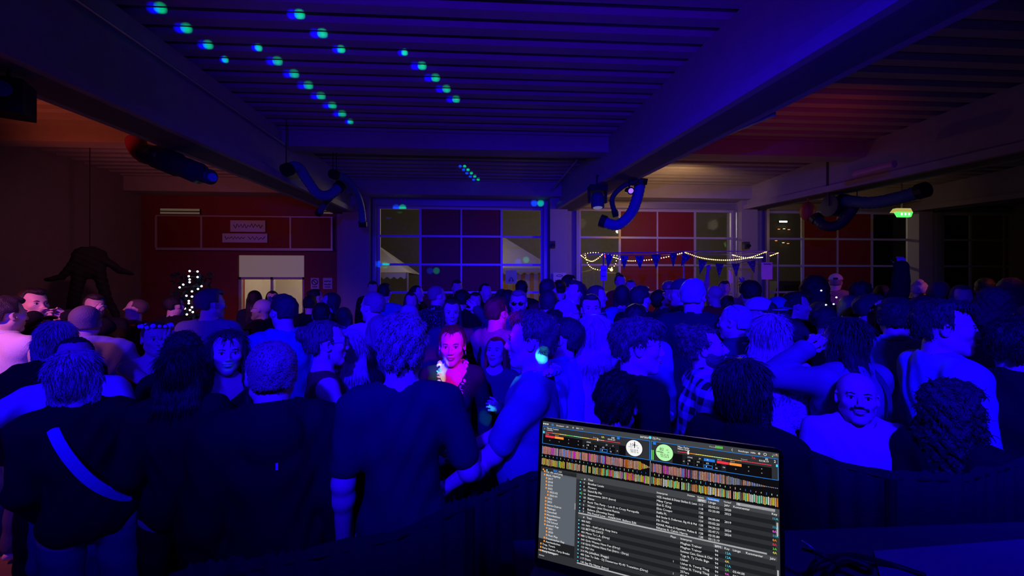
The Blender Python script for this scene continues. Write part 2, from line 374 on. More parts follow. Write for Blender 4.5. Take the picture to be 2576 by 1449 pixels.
# ------------------------------------------------------------------ outside
struct(MB().box((-12, 22, 0), (24, 22.3, 9)).build('wall_yard', mat('yard_wall', (.27, .25, .22), .9, bump=.3, bscale=6, vary=.2)))
def marquee(px, lab, Y, w, eave, apex, stripes):
    c = onY(px, 650, Y); o = empty('marquee', (c.x, Y, 0)); tag(o, lab, 'marquee')
    x0, x1, y0, y1 = c.x - w, c.x + w, Y, Y + 2.6; m = MB(); ap = (c.x, Y + 1.3, apex)
    m.add([(x0, y0, eave), (x1, y0, eave), (x1, y1, eave), (x0, y1, eave), ap], [(0, 1, 4), (1, 2, 4), (2, 3, 4), (3, 0, 4), (3, 2, 1, 0)])
    m.build('roof', mat('tent_canvas', (.62, .62, .66), .8), o)
    m = MB(); n = 14
    for i in range(n):
        a, b = x0 + (x1 - x0) * i / n, x0 + (x1 - x0) * (i + 1) / n
        m.add([(a, y0 - .01, eave), (b, y0 - .01, eave), (b, y0 - .01, eave - .14), ((a + b) / 2, y0 - .01, eave - .22), (a, y0 - .01, eave - .14)], [(0, 4, 3, 2, 1)])
    m.build('valance', mat('valance_canvas', (.42, .42, .50), .8), o)
    for x in (x0, x1):
        for yy in (y0, y1): MB().tube([(x, yy, 0), (x, yy, eave)], .035).build('pole', M_metal, o)
    if stripes: MB().box((x0, y0 + .1, .0), (x1, y0 + .14, eave - .15)).build('side_curtain', mat('yellow_striped_canvas', (.55, .50, .38), .8, pattern='stripe', c2=(.60, .34, .06), pscale=1.1), o)
marquee(1262, 'white peaked market tent with yellow striped side behind the blue gate', 13.0, 1.75, 2.50, 3.75, True)
marquee(905, 'white peaked market tent seen through the left windows of the blue gate', 12.9, 1.5, 2.35, 3.5, False)
o = empty('parked_van', onY(2010, 700, 13.5) * 1); o.location.z = 0; c = o.location; tag(o, 'dark parked vehicle outside behind the bar windows', 'van')
MB().hexa([(c.x - 1.3, 13.5, .35), (c.x + 3.2, 13.5, .35), (c.x + 3.2, 15.4, .35), (c.x - 1.3, 15.4, .35), (c.x - .6, 13.7, 2.1), (c.x + 3.1, 13.7, 2.1), (c.x + 3.1, 15.2, 2.1), (c.x - .6, 15.2, 2.1)]).build('body', mat('van_paint', (.06, .06, .065), .3), o)
MB().hexa([(c.x - .7, 13.46, 1.35), (c.x + 2.9, 13.46, 1.35), (c.x + 2.9, 13.7, 1.35), (c.x - .7, 13.7, 1.35), (c.x - .4, 13.62, 1.95), (c.x + 2.9, 13.62, 1.95), (c.x + 2.9, 13.8, 1.95), (c.x - .4, 13.8, 1.95)]).build('side_window', mat('van_glass', (.02, .02, .03), .1), o)
for dx in (-.5, 2.4): MB().tube([(c.x + dx, 13.42, .34), (c.x + dx, 13.62, .34)], .34, 16).build('wheel', M_dark, o)
def add_pane_glint(px, py, Y, c, s, r, lab, n=1, group=None, tilt=0, name='pane_glint'):  # added glowing stand-ins for lamp reflections in the gate panes
    Y = 21.97; r *= 1.36; a = onY(px, py, Y); a.y = Y - .06; o = empty(name, a); tag(o, lab, 'light', group)
    M = Matrix.Translation(a)
    MB().box((-r * 1.1, .0, -r * .3), (r * 1.1, .06, r * .3), M).build('housing', M_dark, o)
    MB().box((-r, -.03, -r * .2), (r, 0, r * .2), M).build('lens', emis('lamp_%d_%d_%d' % tuple(int(x * 99) for x in c), c, s), o)
add_pane_glint(1968, 558, 16, (.8, 1, .62), 4, .17, 'added white glow for a reflection in the top left pane of the third gate')
for i, (px, py) in enumerate([(1957, 577), (1970, 576), (1982, 578), (1950, 606), (1968, 611), (1980, 613)]):
    add_pane_glint(px, py, 16, (1, .35, .12) if i not in (1, 4) else (1, .8, .4), 3, .045, 'small added %s glow for a pane reflection, %s of the %s row behind the third gate' % ('orange' if i not in (1, 4) else 'warm white', ['left', 'middle', 'right'][i % 3], 'upper' if i < 3 else 'lower'), group='upper pane reflections' if i < 3 else 'lower pane reflections')

# ------------------------------------------------------------------ signed-distance sculpting for bodies, hair and clothes
def surface_nets(Fv, ax, ay, az):
    S = Fv < 0
    c = S[:-1, :-1, :-1].astype(np.int8)
    for i, j, k in ((1,0,0),(0,1,0),(0,0,1),(1,1,0),(1,0,1),(0,1,1),(1,1,1)):
        c += S[i:S.shape[0]-1+i, j:S.shape[1]-1+j, k:S.shape[2]-1+k]
    act = (c > 0) & (c < 8)
    I, J, K = np.nonzero(act); n = len(I)
    if n == 0: return np.zeros((0, 3)), np.zeros((0, 4), int)
    idx = np.full(act.shape, -1, np.int64); idx[I, J, K] = np.arange(n)
    acc = np.zeros((n, 3)); cnt = np.zeros(n)
    A = (ax, ay, az)
    for d in range(3):
        o = [q for q in range(3) if q != d]
        for s in (0, 1):
            for t in (0, 1):
                off = [0, 0, 0]; off[o[0]] = s; off[o[1]] = t
                i0, j0, k0 = I + off[0], J + off[1], K + off[2]
                e = [0, 0, 0]; e[d] = 1
                f0 = Fv[i0, j0, k0]; f1 = Fv[i0 + e[0], j0 + e[1], k0 + e[2]]
                m = (f0 < 0) != (f1 < 0)
                tt = np.where(m, f0 / np.where(m, f0 - f1, 1), 0)
                p = np.stack([ax[i0], ay[j0], az[k0]], 1).astype(float)
                g = (i0, j0, k0)[d]; p[:, d] += tt * (A[d][np.minimum(g + 1, len(A[d]) - 1)] - A[d][g])
                acc[m] += p[m]; cnt[m] += 1
    V = acc / cnt[:, None]
    Q = []
    for d in range(3):
        o = [q for q in range(3) if q != d]
        sl0 = [slice(1, -1)] * 3; sl1 = [slice(1, -1)] * 3
        sl0[d] = slice(0, -1); sl1[d] = slice(1, None)
        a = S[tuple(sl0)]; b = S[tuple(sl1)]
        G = np.nonzero(a != b); g = [G[q] + (1 if q != d else 0) for q in range(3)]
        def cell(s, t):
            q = list(g); q[o[0]] = q[o[0]] - s; q[o[1]] = q[o[1]] - t; return idx[q[0], q[1], q[2]]
        q = np.stack([cell(0, 0), cell(1, 0), cell(1, 1), cell(0, 1)], 1)
        flip = a[G] if d != 1 else ~a[G]
        q[~flip] = q[~flip][:, ::-1]; Q.append(q)
    return V, np.concatenate(Q)
def axis(lo, hi, coarse, fine, zones):
    pts = []; x = lo
    while x < hi:
        pts.append(x); x += fine if any(a - fine <= x <= b for a, b in zones) else coarse
    pts.append(hi); return np.array(pts, np.float64)
class Fld:
    def __init__(s, ax, ay, az): s.A = (ax, ay, az); s.F = np.full((len(ax), len(ay), len(az)), .15, np.float32)
    def reg(s, lo, hi):
        sl = tuple(slice(max(0, np.searchsorted(a, l) - 1), min(len(a), np.searchsorted(a, h) + 1)) for a, l, h in zip(s.A, lo, hi))
        X, Y, Z = s.A[0][sl[0]][:, None, None], s.A[1][sl[1]][None, :, None], s.A[2][sl[2]][None, None, :]
        return sl, X, Y, Z
    def put(s, sl, d, k, sub=False):
        f = s.F[sl]
        if f.size == 0: return
        if sub: m = -d; s.F[sl] = np.maximum(f, m) + np.maximum(k - np.abs(f - m), 0) ** 2 / (4 * k)
        else: s.F[sl] = np.minimum(f, d) - np.maximum(k - np.abs(f - d), 0) ** 2 / (4 * k)
    def cone(s, a, b, r1, r2, k=.02, sub=False, M=.04):
        a = np.array(a, float); b = np.array(b, float); R = max(r1, r2) + M + k
        sl, X, Y, Z = s.reg(np.minimum(a, b) - R, np.maximum(a, b) + R)
        d = b - a; L = max(d @ d, 1e-9)
        t = np.clip(((X - a[0]) * d[0] + (Y - a[1]) * d[1] + (Z - a[2]) * d[2]) / L, 0, 1)
        q = np.sqrt((X - a[0] - t * d[0]) ** 2 + (Y - a[1] - t * d[1]) ** 2 + (Z - a[2] - t * d[2]) ** 2) - (r1 + (r2 - r1) * t)
        s.put(sl, q, k, sub)
    def ell(s, c, r, k=.02, R=None, sub=False, M=.04):
        c = np.array(c, float); r = np.array(r, float); e = max(r) + M + k
        ext = np.full(3, e) if R is not None else r + M + k
        sl, X, Y, Z = s.reg(c - ext, c + ext); x, y, z = X - c[0], Y - c[1], Z - c[2]
        if R is not None: x, y, z = (R[0][0]*x + R[1][0]*y + R[2][0]*z, R[0][1]*x + R[1][1]*y + R[2][1]*z, R[0][2]*x + R[1][2]*y + R[2][2]*z)
        k0 = np.sqrt((x / r[0]) ** 2 + (y / r[1]) ** 2 + (z / r[2]) ** 2); k1 = np.sqrt((x / r[0]**2) ** 2 + (y / r[1]**2) ** 2 + (z / r[2]**2) ** 2) + 1e-9
        s.put(sl, k0 * (k0 - 1) / k1, k, sub)
    def cut(s, fn, k=.006, lo=(-9, -9, -9), hi=(9, 9, 9)):   # keep where fn<0
        sl, X, Y, Z = s.reg(lo, hi); m = fn(X, Y, Z); f = s.F[sl]
        s.F[sl] = np.maximum(f, m) + np.maximum(k - np.abs(f - m), 0) ** 2 / (4 * k)
    def disp(s, fn):
        X, Y, Z = s.A[0][:, None, None], s.A[1][None, :, None], s.A[2][None, None, :]
        s.F += fn(X, Y, Z).astype(np.float32)
    def mesh(s): return surface_nets(s.F, *s.A)
def rx(a): c, s_ = math.cos(a), math.sin(a); return np.array([[1, 0, 0], [0, c, -s_], [0, s_, c]])
def ry(a): c, s_ = math.cos(a), math.sin(a); return np.array([[c, 0, s_], [0, 1, 0], [-s_, 0, c]])
def rz_(a): c, s_ = math.cos(a), math.sin(a); return np.array([[c, -s_, 0], [s_, c, 0], [0, 0, 1]])
class XF:
    def __init__(s, R, t): s.R = R; s.t = np.array(t, float)
    def __call__(s, p): return s.R @ np.array(p, float) + s.t

SK = mat('skin', (.62, .44, .36), .5, vary=.06)
M_lip = mat('lips', (.30, .10, .10), .4); M_eye = mat('eye_white', (.75, .75, .75), .2); M_iris = mat('iris', (.02, .015, .01), .2)
M_teeth = mat('teeth', (.85, .85, .82), .3)
HC = {'black': (.012, .010, .010), 'dark': (.035, .028, .026), 'brown': (.10, .07, .06), 'fair': (.26, .21, .17), 'blond': (.52, .46, .38), 'grey': (.42, .42, .42), 'red': (.20, .05, .02)}
def hairmat(c): return mat('hair_' + c, HC[c], .45, bump=.6, bscale=180, spec=.4)
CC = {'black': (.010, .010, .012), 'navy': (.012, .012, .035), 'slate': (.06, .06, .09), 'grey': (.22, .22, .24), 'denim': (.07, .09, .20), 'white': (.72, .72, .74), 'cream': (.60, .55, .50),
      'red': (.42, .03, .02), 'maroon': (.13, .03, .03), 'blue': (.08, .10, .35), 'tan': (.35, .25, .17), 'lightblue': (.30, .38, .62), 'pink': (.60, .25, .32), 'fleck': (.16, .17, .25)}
def clothmat(c, pat=None):
    n = c + '_cloth' + ('_' + pat if pat else '')
    if pat == 'plaid': return mat(n, (.55, .55, .6), .9, pattern='plaid', c2=(.02, .02, .03), pscale=4.2)
    if pat == 'floral': return mat(n, (.62, .40, .48), .9, pattern='blotch', c2=(.10, .08, .2), pscale=34)
    if pat == 'dots': return mat(n, (.02, .02, .03), .9, pattern='dots', c2=(.7, .7, .7), pscale=46)
    if pat == 'lace': return mat(n, (.70, .70, .74), .9, bump=1.0, bscale=70, pattern='blotch', c2=(.28, .28, .34), pscale=60)
    return mat(n, CC[c], .92, bump=.35, bscale=240, vary=.10, spec=.15)

# pose: wrist targets in metres for a 1.75 m figure, right side; x mirrored for the left
POSE = {'down': (.235, .04, .84), 'relaxed': (.22, .14, .92), 'bent': (.20, .34, 1.12), 'drink': (.12, .36, 1.28), 'up': (.26, .22, 1.92), 'high': (.20, .30, 1.72),
        'face': (.11, .18, 1.52), 'chest': (.04, .24, 1.22), 'hips': (.21, .06, 1.02), 'out': (.62, .22, 1.38), 'fwd': (.18, .52, 1.32), 'behead': (.16, .05, 1.72), 'pocket': (.22, .10, .96)}
def ik(S, W, l1, l2, pole):
    S, W = np.array(S), np.array(W); d = W - S; L = np.linalg.norm(d); 
    if L > (l1 + l2) * .985: W = S + d / L * (l1 + l2) * .985; d = W - S; L = np.linalg.norm(d)
    u = d / L; a = (l1 * l1 - l2 * l2 + L * L) / (2 * L); h = math.sqrt(max(l1 * l1 - a * a, 0))
    p = np.array(pole, float); p = p - u * (p @ u); p /= np.linalg.norm(p) + 1e-9
    return S + u * a + p * h, W

def build_head(f, X, fem, face_detail, beard=0):
    R = X.R
    e = lambda c, r, k=.02, sub=False, RR=None: f.ell(X(c), r, k, R if RR is None else R @ RR, sub)
    cn = lambda a, b, r1, r2, k=.012, sub=False: f.cone(X(a), X(b), r1, r2, k, sub)
    e((0, -.016, .034), (.076, .096, .084), .02)
    e((0, .020, -.030), (.060, .070, .088), .03)
    j = .9 if fem else 1
    for s in (-1, 1):
        cn((s * .054 * j, -.002, -.058), (s * .012, .064, -.100), .016, .016, .025)
        e((s * .042, .056, -.022), (.022, .022, .020), .02)
        e((s * .077, -.006, -.006), (.009, .019, .032), .008, RR=rz_(-s * .35))
    e((0, .066, -.104), (.022 * j, .019, .018), .02)
    if not face_detail: 
        cn((0, .084, .006), (0, .104, -.032), .008, .012, .01); return
    cn((-.034, .077, .020), (.034, .077, .020), .010, .010, .012)
    for s in (-1, 1):
        e((s * .031, .096, .001), (.017, .016, .012), .010, True)
        e((s * .031, .072, .000), (.0145, .0135, .0125), .004)
        e((s * .079, .001, -.004), (.010, .008, .018), .005, True)
    cn((0, .084, .012), (0, .107, -.030), .007, .010, .010)
    for s in (-1, 1): e((s * .012, .098, -.036), (.008, .011, .007), .006)
    e((0, .086, -.058), (.024, .010, .009), .008); 
    e((0, .085, -.073), (.020, .010, .008), .008)
    cn((-.020, .101, -.0655), (.020, .101, -.0655), .004, .004, .004, True)
def hand(f, E, W, side, n, curl, detail, sc=1.0):
    d = W - E; d /= np.linalg.norm(d); n = np.array(n, float); n -= d * (n @ d); n /= np.linalg.norm(n) + 1e-9; t = np.cross(d, n) * side
    pc = W + d * .045
    # palm: two flattened capsules; thumb side is +t
    for o in (-.020, .020): f.cone(W + d * .012 + t * o * .7, W + d * .075 + t * o, .017, .014, .012)
    base = [(-.031, .066, .060), (-.011, .080, .074), (.011, .082, .080), (.031, .076, .070)]
    for q, (o, st, ln) in enumerate(base):
        p = W + d * st + t * o; a = curl * (.75 + .08 * q); dirn = d + t * o * 2.2 * (1 - curl); dirn /= np.linalg.norm(dirn)
        for seg, (l, r) in enumerate(((.45, .0088), (.31, .0080), (.24, .0072))):
            a2 = a * (.8 + .5 * seg) * (1 if seg else .8)
            cur = dirn * math.cos(a2 * (seg + 1) * .8) + n * math.sin(a2 * (seg + 1) * .8)
            p2 = p + cur * ln * l; f.cone(p, p2, r, r * .94, .004, M=.02); p = p2
            if not detail and seg == 1: break
    p = W + d * .022 + t * .026; dd = d * .6 + t * .75 + n * .35; dd /= np.linalg.norm(dd); p2 = p + dd * .040; f.cone(p, p2, .0125, .010, .008)
    dd = d * .85 + t * .25 + n * .5 * (1 + curl * .4); dd /= np.linalg.norm(dd); f.cone(p2, p2 + dd * .032, .0098, .0085, .004)
    return pc

def tufts(V, Q, X, n, length, seed, flow='down', amp=.35):
    r = np.random.default_rng(seed); vs = []; fs = []; c0 = X(np.array([0, -.01, .03]))
    qs = Q[r.integers(0, len(Q), n)]; 
    for q in qs:
        a, b, c, d = V[q]; nn = np.cross(c - a, d - b); L = np.linalg.norm(nn)
        if L < 1e-12: continue
        nn /= L; p = (a + b + c + d) / 4
        if nn @ (p - c0) < 0: nn = -nn
        g = np.array([0, 0, -1.]) if flow == 'down' else (X.R @ np.array([r.normal() * .5, .35, -.5]))
        t = g - nn * (g @ nn) + r.normal(size=3) * amp; t -= nn * (t @ nn) * .8; t /= np.linalg.norm(t) + 1e-9
        s = np.cross(t, nn); l = length * r.uniform(.5, 1.2); wd = .0019 * r.uniform(.7, 1.4)
        p0 = p - nn * .003; p1 = p + t * l * .5 + nn * .0022; p2 = p + t * l + nn * r.uniform(-.004, .002)
        i = len(vs); vs += [p0 - s * wd, p0 + s * wd, p0 + nn * wd, p1 - s * wd * .8, p1 + s * wd * .8, p1 + nn * wd, p2, p2 + s * .0003, p2 + nn * .0003]
        for u in range(2):
            for v in range(3): fs.append((i + 3 * u + v, i + 3 * u + (v + 1) % 3, i + 3 * u + 3 + (v + 1) % 3, i + 3 * u + 3 + v))
    if not vs: return V, Q
    return np.concatenate([V, np.array(vs)]), np.concatenate([Q, np.array(fs) + len(V)])

def hair_mesh(style, X, Tx, res, seed, near, fem):
    """X: head frame, Tx: torso frame"""
    r = random.Random(seed); ph = r.uniform(0, 6)
    lo = X([0, 0, 0]) - .22; hi = X([0, 0, 0]) + .22
    if style in ('long', 'longcurly', 'longwavy', 'ponytail', 'bob'): lo[2] -= {'bob': .10, 'ponytail': .25}.get(style, .38)
    f = Fld(*[np.arange(a, b + res, res) for a, b in zip(lo, hi)]); R = X.R; Ri = R.T; c = X.t
    T = {'buzz': .003, 'short': .007, 'crop': .005, 'messy': .009, 'side': .007, 'afro': .026, 'long': .008, 'longwavy': .010, 'longcurly': .024, 'ponytail': .005, 'bun': .006, 'topbun': .007, 'bob': .010, 'ring': .006, 'fringe': .009, 'hat': .0}[style]
    f.ell(X((0, -.018, .034)), (.077 + T, .098 + T, .086 + T), .02, R)
    f.ell(X((0, -.040, -.02)), (.070 + T * .8, .062 + T, .075), .02, R)
    if style in ('short', 'side'): f.ell(X((.012 if style == 'side' else 0, .02, .095)), (.060, .072, .030 + T * .4), .02, R)
    if style in ('messy', 'fringe'): f.ell(X((.0, .035, .088)), (.068, .070, .036), .02, R)
    if style == 'afro': f.ell(X((0, -.01, .07)), (.105, .115, .085), .02, R)
    loc = lambda Xx, Y, Z: (Ri[0][0]*(Xx-c[0]) + Ri[0][1]*(Y-c[1]) + Ri[0][2]*(Z-c[2]), Ri[1][0]*(Xx-c[0]) + Ri[1][1]*(Y-c[1]) + Ri[1][2]*(Z-c[2]), Ri[2][0]*(Xx-c[0]) + Ri[2][1]*(Y-c[1]) + Ri[2][2]*(Z-c[2]))
    hz = {'fringe': .030, 'messy': .050, 'long': .075, 'longwavy': .072, 'ponytail': .078, 'bun': .078, 'topbun': .07}.get(style, .066)
    def facecut(Xx, Y, Z):
        x, y, z = loc(Xx, Y, Z)
        rr = np.maximum((.060 if not fem else .058) - np.sqrt(x * x + np.maximum(z + .02, 0) ** 2 * .45), 0) * 1.0
        w_ = .055 + .006 * np.sin(x * 90 + ph)
        front = np.minimum(np.minimum(y - .022, hz - z + .02 * np.abs(x) / .06), w_ + .02 - np.abs(x) * .6)
        ear = np.minimum(np.minimum(y + .045, .012 - z), .2) if style not in ('long', 'longwavy', 'longcurly', 'bob') else -1 + 0 * y
        low = np.minimum(-z - .040, .5) if style not in ('long', 'longwavy', 'longcurly', 'bob') else -1 + 0 * z
        return np.maximum(np.maximum(front, ear), low)
    f.cut(facecut, .008)
    if style == 'ring': f.cut(lambda a, b, d: (loc(a, b, d)[2] - .045 - .25 * np.maximum(-loc(a, b, d)[1], 0)), .01)
    if style == 'buzz' or style == 'crop': pass
    down = np.array([0, 0, -1.])
    def hangpts(x0, y0, z0, ln, out=0, back=0):   # a lock that starts on the head and hangs straight down in the world
        a = X((x0, y0, z0)); return a, a + down * ln + X.R @ np.array([out, back, 0])
    if style in ('long', 'longwavy', 'longcurly'):
        L = {'long': .34, 'longwavy': .34, 'longcurly': .27}[style]; rr = {'long': .024, 'longwavy': .027, 'longcurly': .042}[style]
        for x0 in (-.072, -.048, -.024, 0, .024, .048, .072):
            a, b = hangpts(x0, -.055 + .25 * abs(x0), .0, L * (1 - .6 * abs(x0)), x0 * .25, -.035)
            m = (a + b) / 2 + X.R @ np.array([0, -.014, 0]); f.cone(a, m, rr, rr * .95, .02); f.cone(m, b, rr * .95, rr * .55, .02)
        for s in (-1, 1):
            a, b = hangpts(s * .074, .004, .02, L * .92, s * .018, .045); f.cone(a, b, .018 if style != 'longcurly' else .032, .016, .02)
    if style == 'bob':
        for x0 in (-.075, -.04, 0, .04, .075):
            a, b = hangpts(x0, -.05 + .4 * abs(x0), .0, .13, 0, 0); f.cone(a, b, .028, .022, .02)
    if style == 'ponytail':
        a = X((0, -.105, .045)); f.ell(a, (.024, .03, .028), .012); b = a + X.R @ np.array([0, -.05, -.06]); f.cone(a, b, .020, .026, .012); f.cone(b, b + down * .20 + X.R @ np.array([0, .0, 0]), .027, .010, .015)
    if style == 'bun': f.ell(X((0, -.112, .055)), (.042, .036, .040), .008, R)
    if style == 'topbun': f.ell(X((0, -.085, .110)), (.045, .045, .040), .012, R)
    amp = {'buzz': .0, 'short': .003, 'crop': .002, 'messy': .006, 'side': .003, 'afro': .008, 'long': .0018, 'longwavy': .004, 'longcurly': .011, 'ponytail': .002, 'bun': .002, 'topbun': .007, 'bob': .0018, 'ring': .002, 'fringe': .005, 'hat': 0}[style]
    if amp:
        if style in ('long', 'bob', 'ponytail', 'longwavy'):
            def fn(Xx, Y, Z):
                x, y, z = loc(Xx, Y, Z); a = np.arctan2(x, -y + .02)
                return amp * (np.sin(a * 22 + ph + 1.5 * np.sin(z * (14 if style == 'longwavy' else 5))) * .6 + np.sin(a * 47 + z * 9) * .4) * np.clip((.15 - z) * 8, .2, 1)
        elif style in ('longcurly', 'afro', 'topbun'):
            fn = lambda x, y, z: amp * (np.sin(x * 105 + ph) * np.sin(y * 98 + 1) * np.sin(z * 92) + .6 * np.sin(x * 190 + z * 40) * np.sin(y * 170 + ph) * np.sin(z * 180))
        else:
            fn = lambda x, y, z: amp * (np.sin(x * 80 + 30 * y + ph) * .6 + np.sin(x * 150 - z * 90 + ph) * .5 + np.sin(y * 120 + z * 60) * .4)
        f.disp(fn)
    V, Q = f.mesh()
    if near and style not in ('buzz', 'hat') and len(Q):
        n, l = {'short': (1500, .020), 'crop': (1600, .009), 'messy': (2600, .028), 'side': (1500, .028), 'fringe': (2000, .034), 'long': (2600, .085), 'longwavy': (2600, .085), 'longcurly': (2400, .034), 'afro': (1800, .02), 'ponytail': (700, .05), 'bun': (600, .03), 'topbun': (1300, .035), 'bob': (2200, .06), 'ring': (500, .010)}[style]
        V, Q = tufts(V, Q, X, n, l, seed, 'mix' if style in ('longcurly', 'afro', 'topbun') else 'down', .5 if style in ('longcurly', 'afro', 'topbun') else .14 if style in ('long', 'ponytail', 'bun', 'longwavy', 'bob') else .28)
    return V, Q

def person(label, px, ytop, d, face, sex='m', hair='short', hc='dark', top='tee', tc='navy', pat=None, bottom='jeans', bc='denim', R='relaxed', L='relaxed',
           hy=0, hp=0, lean=0, side=0, w=1.0, hs=1.0, curlR=.8, curlL=.8, beard=None, glasses=None, hat=None, lei=None, strap=None, extra=None, group=None, polR=None, polL=None, nR=None, nL=None, seed=None, H_=None, skin=None, neck='crew', hood=False, backpack=False, smile=False, category='person'):
    sd = seed if seed is not None else int(px * 7 + ytop * 13) % 99991
    fem = sex == 'f'; near = d < 2.7; mid = d < 3.9
    hc_, hf = (.011, .0045) if d < 2.6 else (.013, .0065) if d < 3.4 else (.016, .009) if d < 4.6 else (.021, .013)
    lean = math.radians(lean); sideA = math.radians(side)
    RT = rx(-lean) @ ry(sideA); pel = np.array([0, 0, .95]); T = XF(RT, pel)          # torso frame, z measured from the pelvis
    tp = lambda x, y, z: T((x, y, z - .95))
    sw = .88 if fem else 1.0; ww = w
    neckb = tp(0, -.02, 1.475)
    RH = RT @ rz_(-math.radians(hy)) @ rx(-math.radians(hp))
    # a head stays upright on a leaning trunk unless told otherwise
    RH = rx(-lean * .35) @ ry(sideA * .4) @ rz_(-math.radians(hy)) @ rx(-math.radians(hp))
    hcn = neckb + RH @ np.array([0, .022, .150 + .012 * (hs - 1)]); Xh = XF(RH * hs, hcn)
    XR_ = XF(RH, hcn)
    headtop = hcn[2] + .122 * hs + {'short': .012, 'messy': .018, 'afro': .04, 'fringe': .012, 'side': .012, 'longcurly': .02, 'bun': .006, 'topbun': .03}.get(hair, .006)
    # heads are sculpted at size 1 and scaled about their centre afterwards
    root = empty('person'); tag(root, label, category, group)
    cx = (px - CX) / F; az = math.atan(cx); head_world = P(px, ytop, d); Hh = head_world.z
    sc = Hh / headtop; heading = az + PSI + math.radians(face)
    root.scale = (sc, sc, sc); root.rotation_euler = (0, 0, -heading)
    off = Matrix.Rotation(-heading, 3, 'Z') @ Vector((hcn[0], hcn[1], 0)) * sc
    root.location = (head_world.x - off.x, head_world.y - off.y, 0)
    # joints
    J = {}
    for s, nm, pz, pol in ((1, 'R', R, polR), (-1, 'L', L, polL)):
        S = tp(s * .172 * sw * (1 + .35 * (ww - 1)), -.015, 1.415); t = POSE[pz] if isinstance(pz, str) else pz
        tw = np.array([s * t[0] if isinstance(pz, str) else t[0], t[1], t[2]])
        if t[2] < 1.6 and isinstance(pz, str): tw = T(tw - pel) if lean < .3 else tw
        pole = pol if pol is not None else ((s * .22, -.45, -1) if t[2] < 1.45 else (s * 1.0, -.1, -.6))
        E_, W_ = ik(S, tw, .285, .255, pole); J[nm] = (S, E_, W_)
    # grid
    pts = np.array([p for q in J.values() for p in q] + [hcn, [0, 0, .05]]); 
    mn = np.minimum(pts.min(0), [-.23 * ww, -.20 * ww, .0]) - .13; mx = np.maximum(pts.max(0), [.23 * ww, .20 * ww, 1.6]) + .14; mn[2] = -.015; mx[2] = max(mx[2], hcn[2] + .16)
    zx = [(hcn[0] - .10, hcn[0] + .10)]; zy = [(hcn[1] - .12, hcn[1] + .13)]; zz = [(hcn[2] - .14, hcn[2] + .13)]
    if mid:
        for nm in 'RL':
            W_ = J[nm][2]; zx.append((W_[0] - .09, W_[0] + .09)); zy.append((W_[1] - .07, W_[1] + .11)); zz.append((W_[2] - .10, W_[2] + .16))
    ax = [axis(mn[i], mx[i], hc_, hf, z) for i, z in enumerate((zx, zy, zz))]
    f = Fld(*ax)
    legs = []
    for s in (-1, 1):
        hip = (s * .092, 0, .90); kn = (s * .105, .03, .50); an = (s * .11, -.015, .09); legs.append((s, hip, kn, an))
        f.cone(hip, kn, .082 * ww, .056, .03); f.cone(kn, an, .054, .038, .02); f.ell((s * .115, .05, .045), (.043, .11, .045), .02)
    def torso(f, g, k=.04):
        e = lambda c, r: f.ell(tp(*c), (r[0] * ww + g, r[1] * ww + g, r[2] + g * .6), k, RT)
        e((0, -.005, 1.30), (.150 * sw, .098, .175)); e((0, .005, 1.10), (.128 * (.9 if fem else 1), .092, .16)); e((0, -.005, .95), (.155 * (1.03 if fem else 1), .108, .125))
        if ww > 1.1: f.ell(tp(0, .05, 1.10), (.13 * ww + g, .11 * ww + g, .15), k, RT)
        if fem:
            for s in (-1, 1): f.ell(tp(s * .068, .082, 1.27), (.052 + g, .046 + g, .056 + g), .03, RT)
        f.cone(tp(-.14 * sw * ww, -.015, 1.40), tp(.14 * sw * ww, -.015, 1.40), .050 + g, .050 + g, k)
        for s in (-1, 1): f.cone(tp(s * .02, -.025, 1.47), tp(s * .145 * sw, -.015, 1.425), .040 + g, .042 + g, k)
    torso(f, 0)
    nr = .050 if fem else .060
    f.cone(neckb - RT @ np.array([0, 0, .02]), Xh((0, -.020, -.075)), nr, nr * .92, .03)
    for nm, s in (('R', 1), ('L', -1)):
        S, E_, W_ = J[nm]; a = .86 if fem else 1
        f.cone(S, E_, .052 * a, .041 * a, .03); f.cone(E_, W_ + (E_ - W_) * .02, .042 * a, .027 * a, .015)
        f.ell(E_ + (W_ - E_) * .28, (.043 * a,) * 3, .02)
        n = nR if nm == 'R' else nL
        if n is None: n = (-s * 1.0, .3, .1) if W_[2] < 1.5 else (-s * .4, 1.0, 0)
        hand(f, E_, W_, -s if False else s, n, curlR if nm == 'R' else curlL, near)
    build_head(f, Xh if False else XF(RH, hcn), fem, mid, 0)
    V, Q = f.mesh()
    if hs != 1: 
        m = V[:, 2] > hcn[2] - .16; q = np.clip((V[:, 2] - (hcn[2] - .16)) / .06, 0, 1)[:, None]; V = V + q * (hs - 1) * (V - hcn) * m[:, None]
    mesh_obj('body', V, Q, skin or SK, root, True)
    # ---- hair
    def fix(V): return hcn + (V - hcn) * hs if hs != 1 else V
    if hair != 'bald':
        V, Q = hair_mesh(hair, XR_, T, max(hf * 1.05, .0055), sd, near, fem)
        if len(Q): mesh_obj('hair', fix(V), Q, hairmat(hc), root, True)
    # ---- clothes
    ph = (sd % 628) / 100
    def folds(amp):
        return lambda x, y, z: amp * (np.sin(z * 38 + 9 * np.sin(x * 9 + ph)) * .5 + np.sin(z * 21 + x * 33 + y * 12 + ph) * .6 + np.sin(x * 60 + z * 17 + ph) * .3)
    hcl = max(hc_ * .85, .009) if near else hc_
    ax2 = [np.arange(a, b, hcl) for a, b in zip(mn, mx)]
    long_ = top in ('sweater', 'hoodie', 'jacket', 'shirt', 'longtop'); slv = .52 if top in ('tee', 'polo') else 1.0 if long_ else .75 if top == 'rolled' else 0
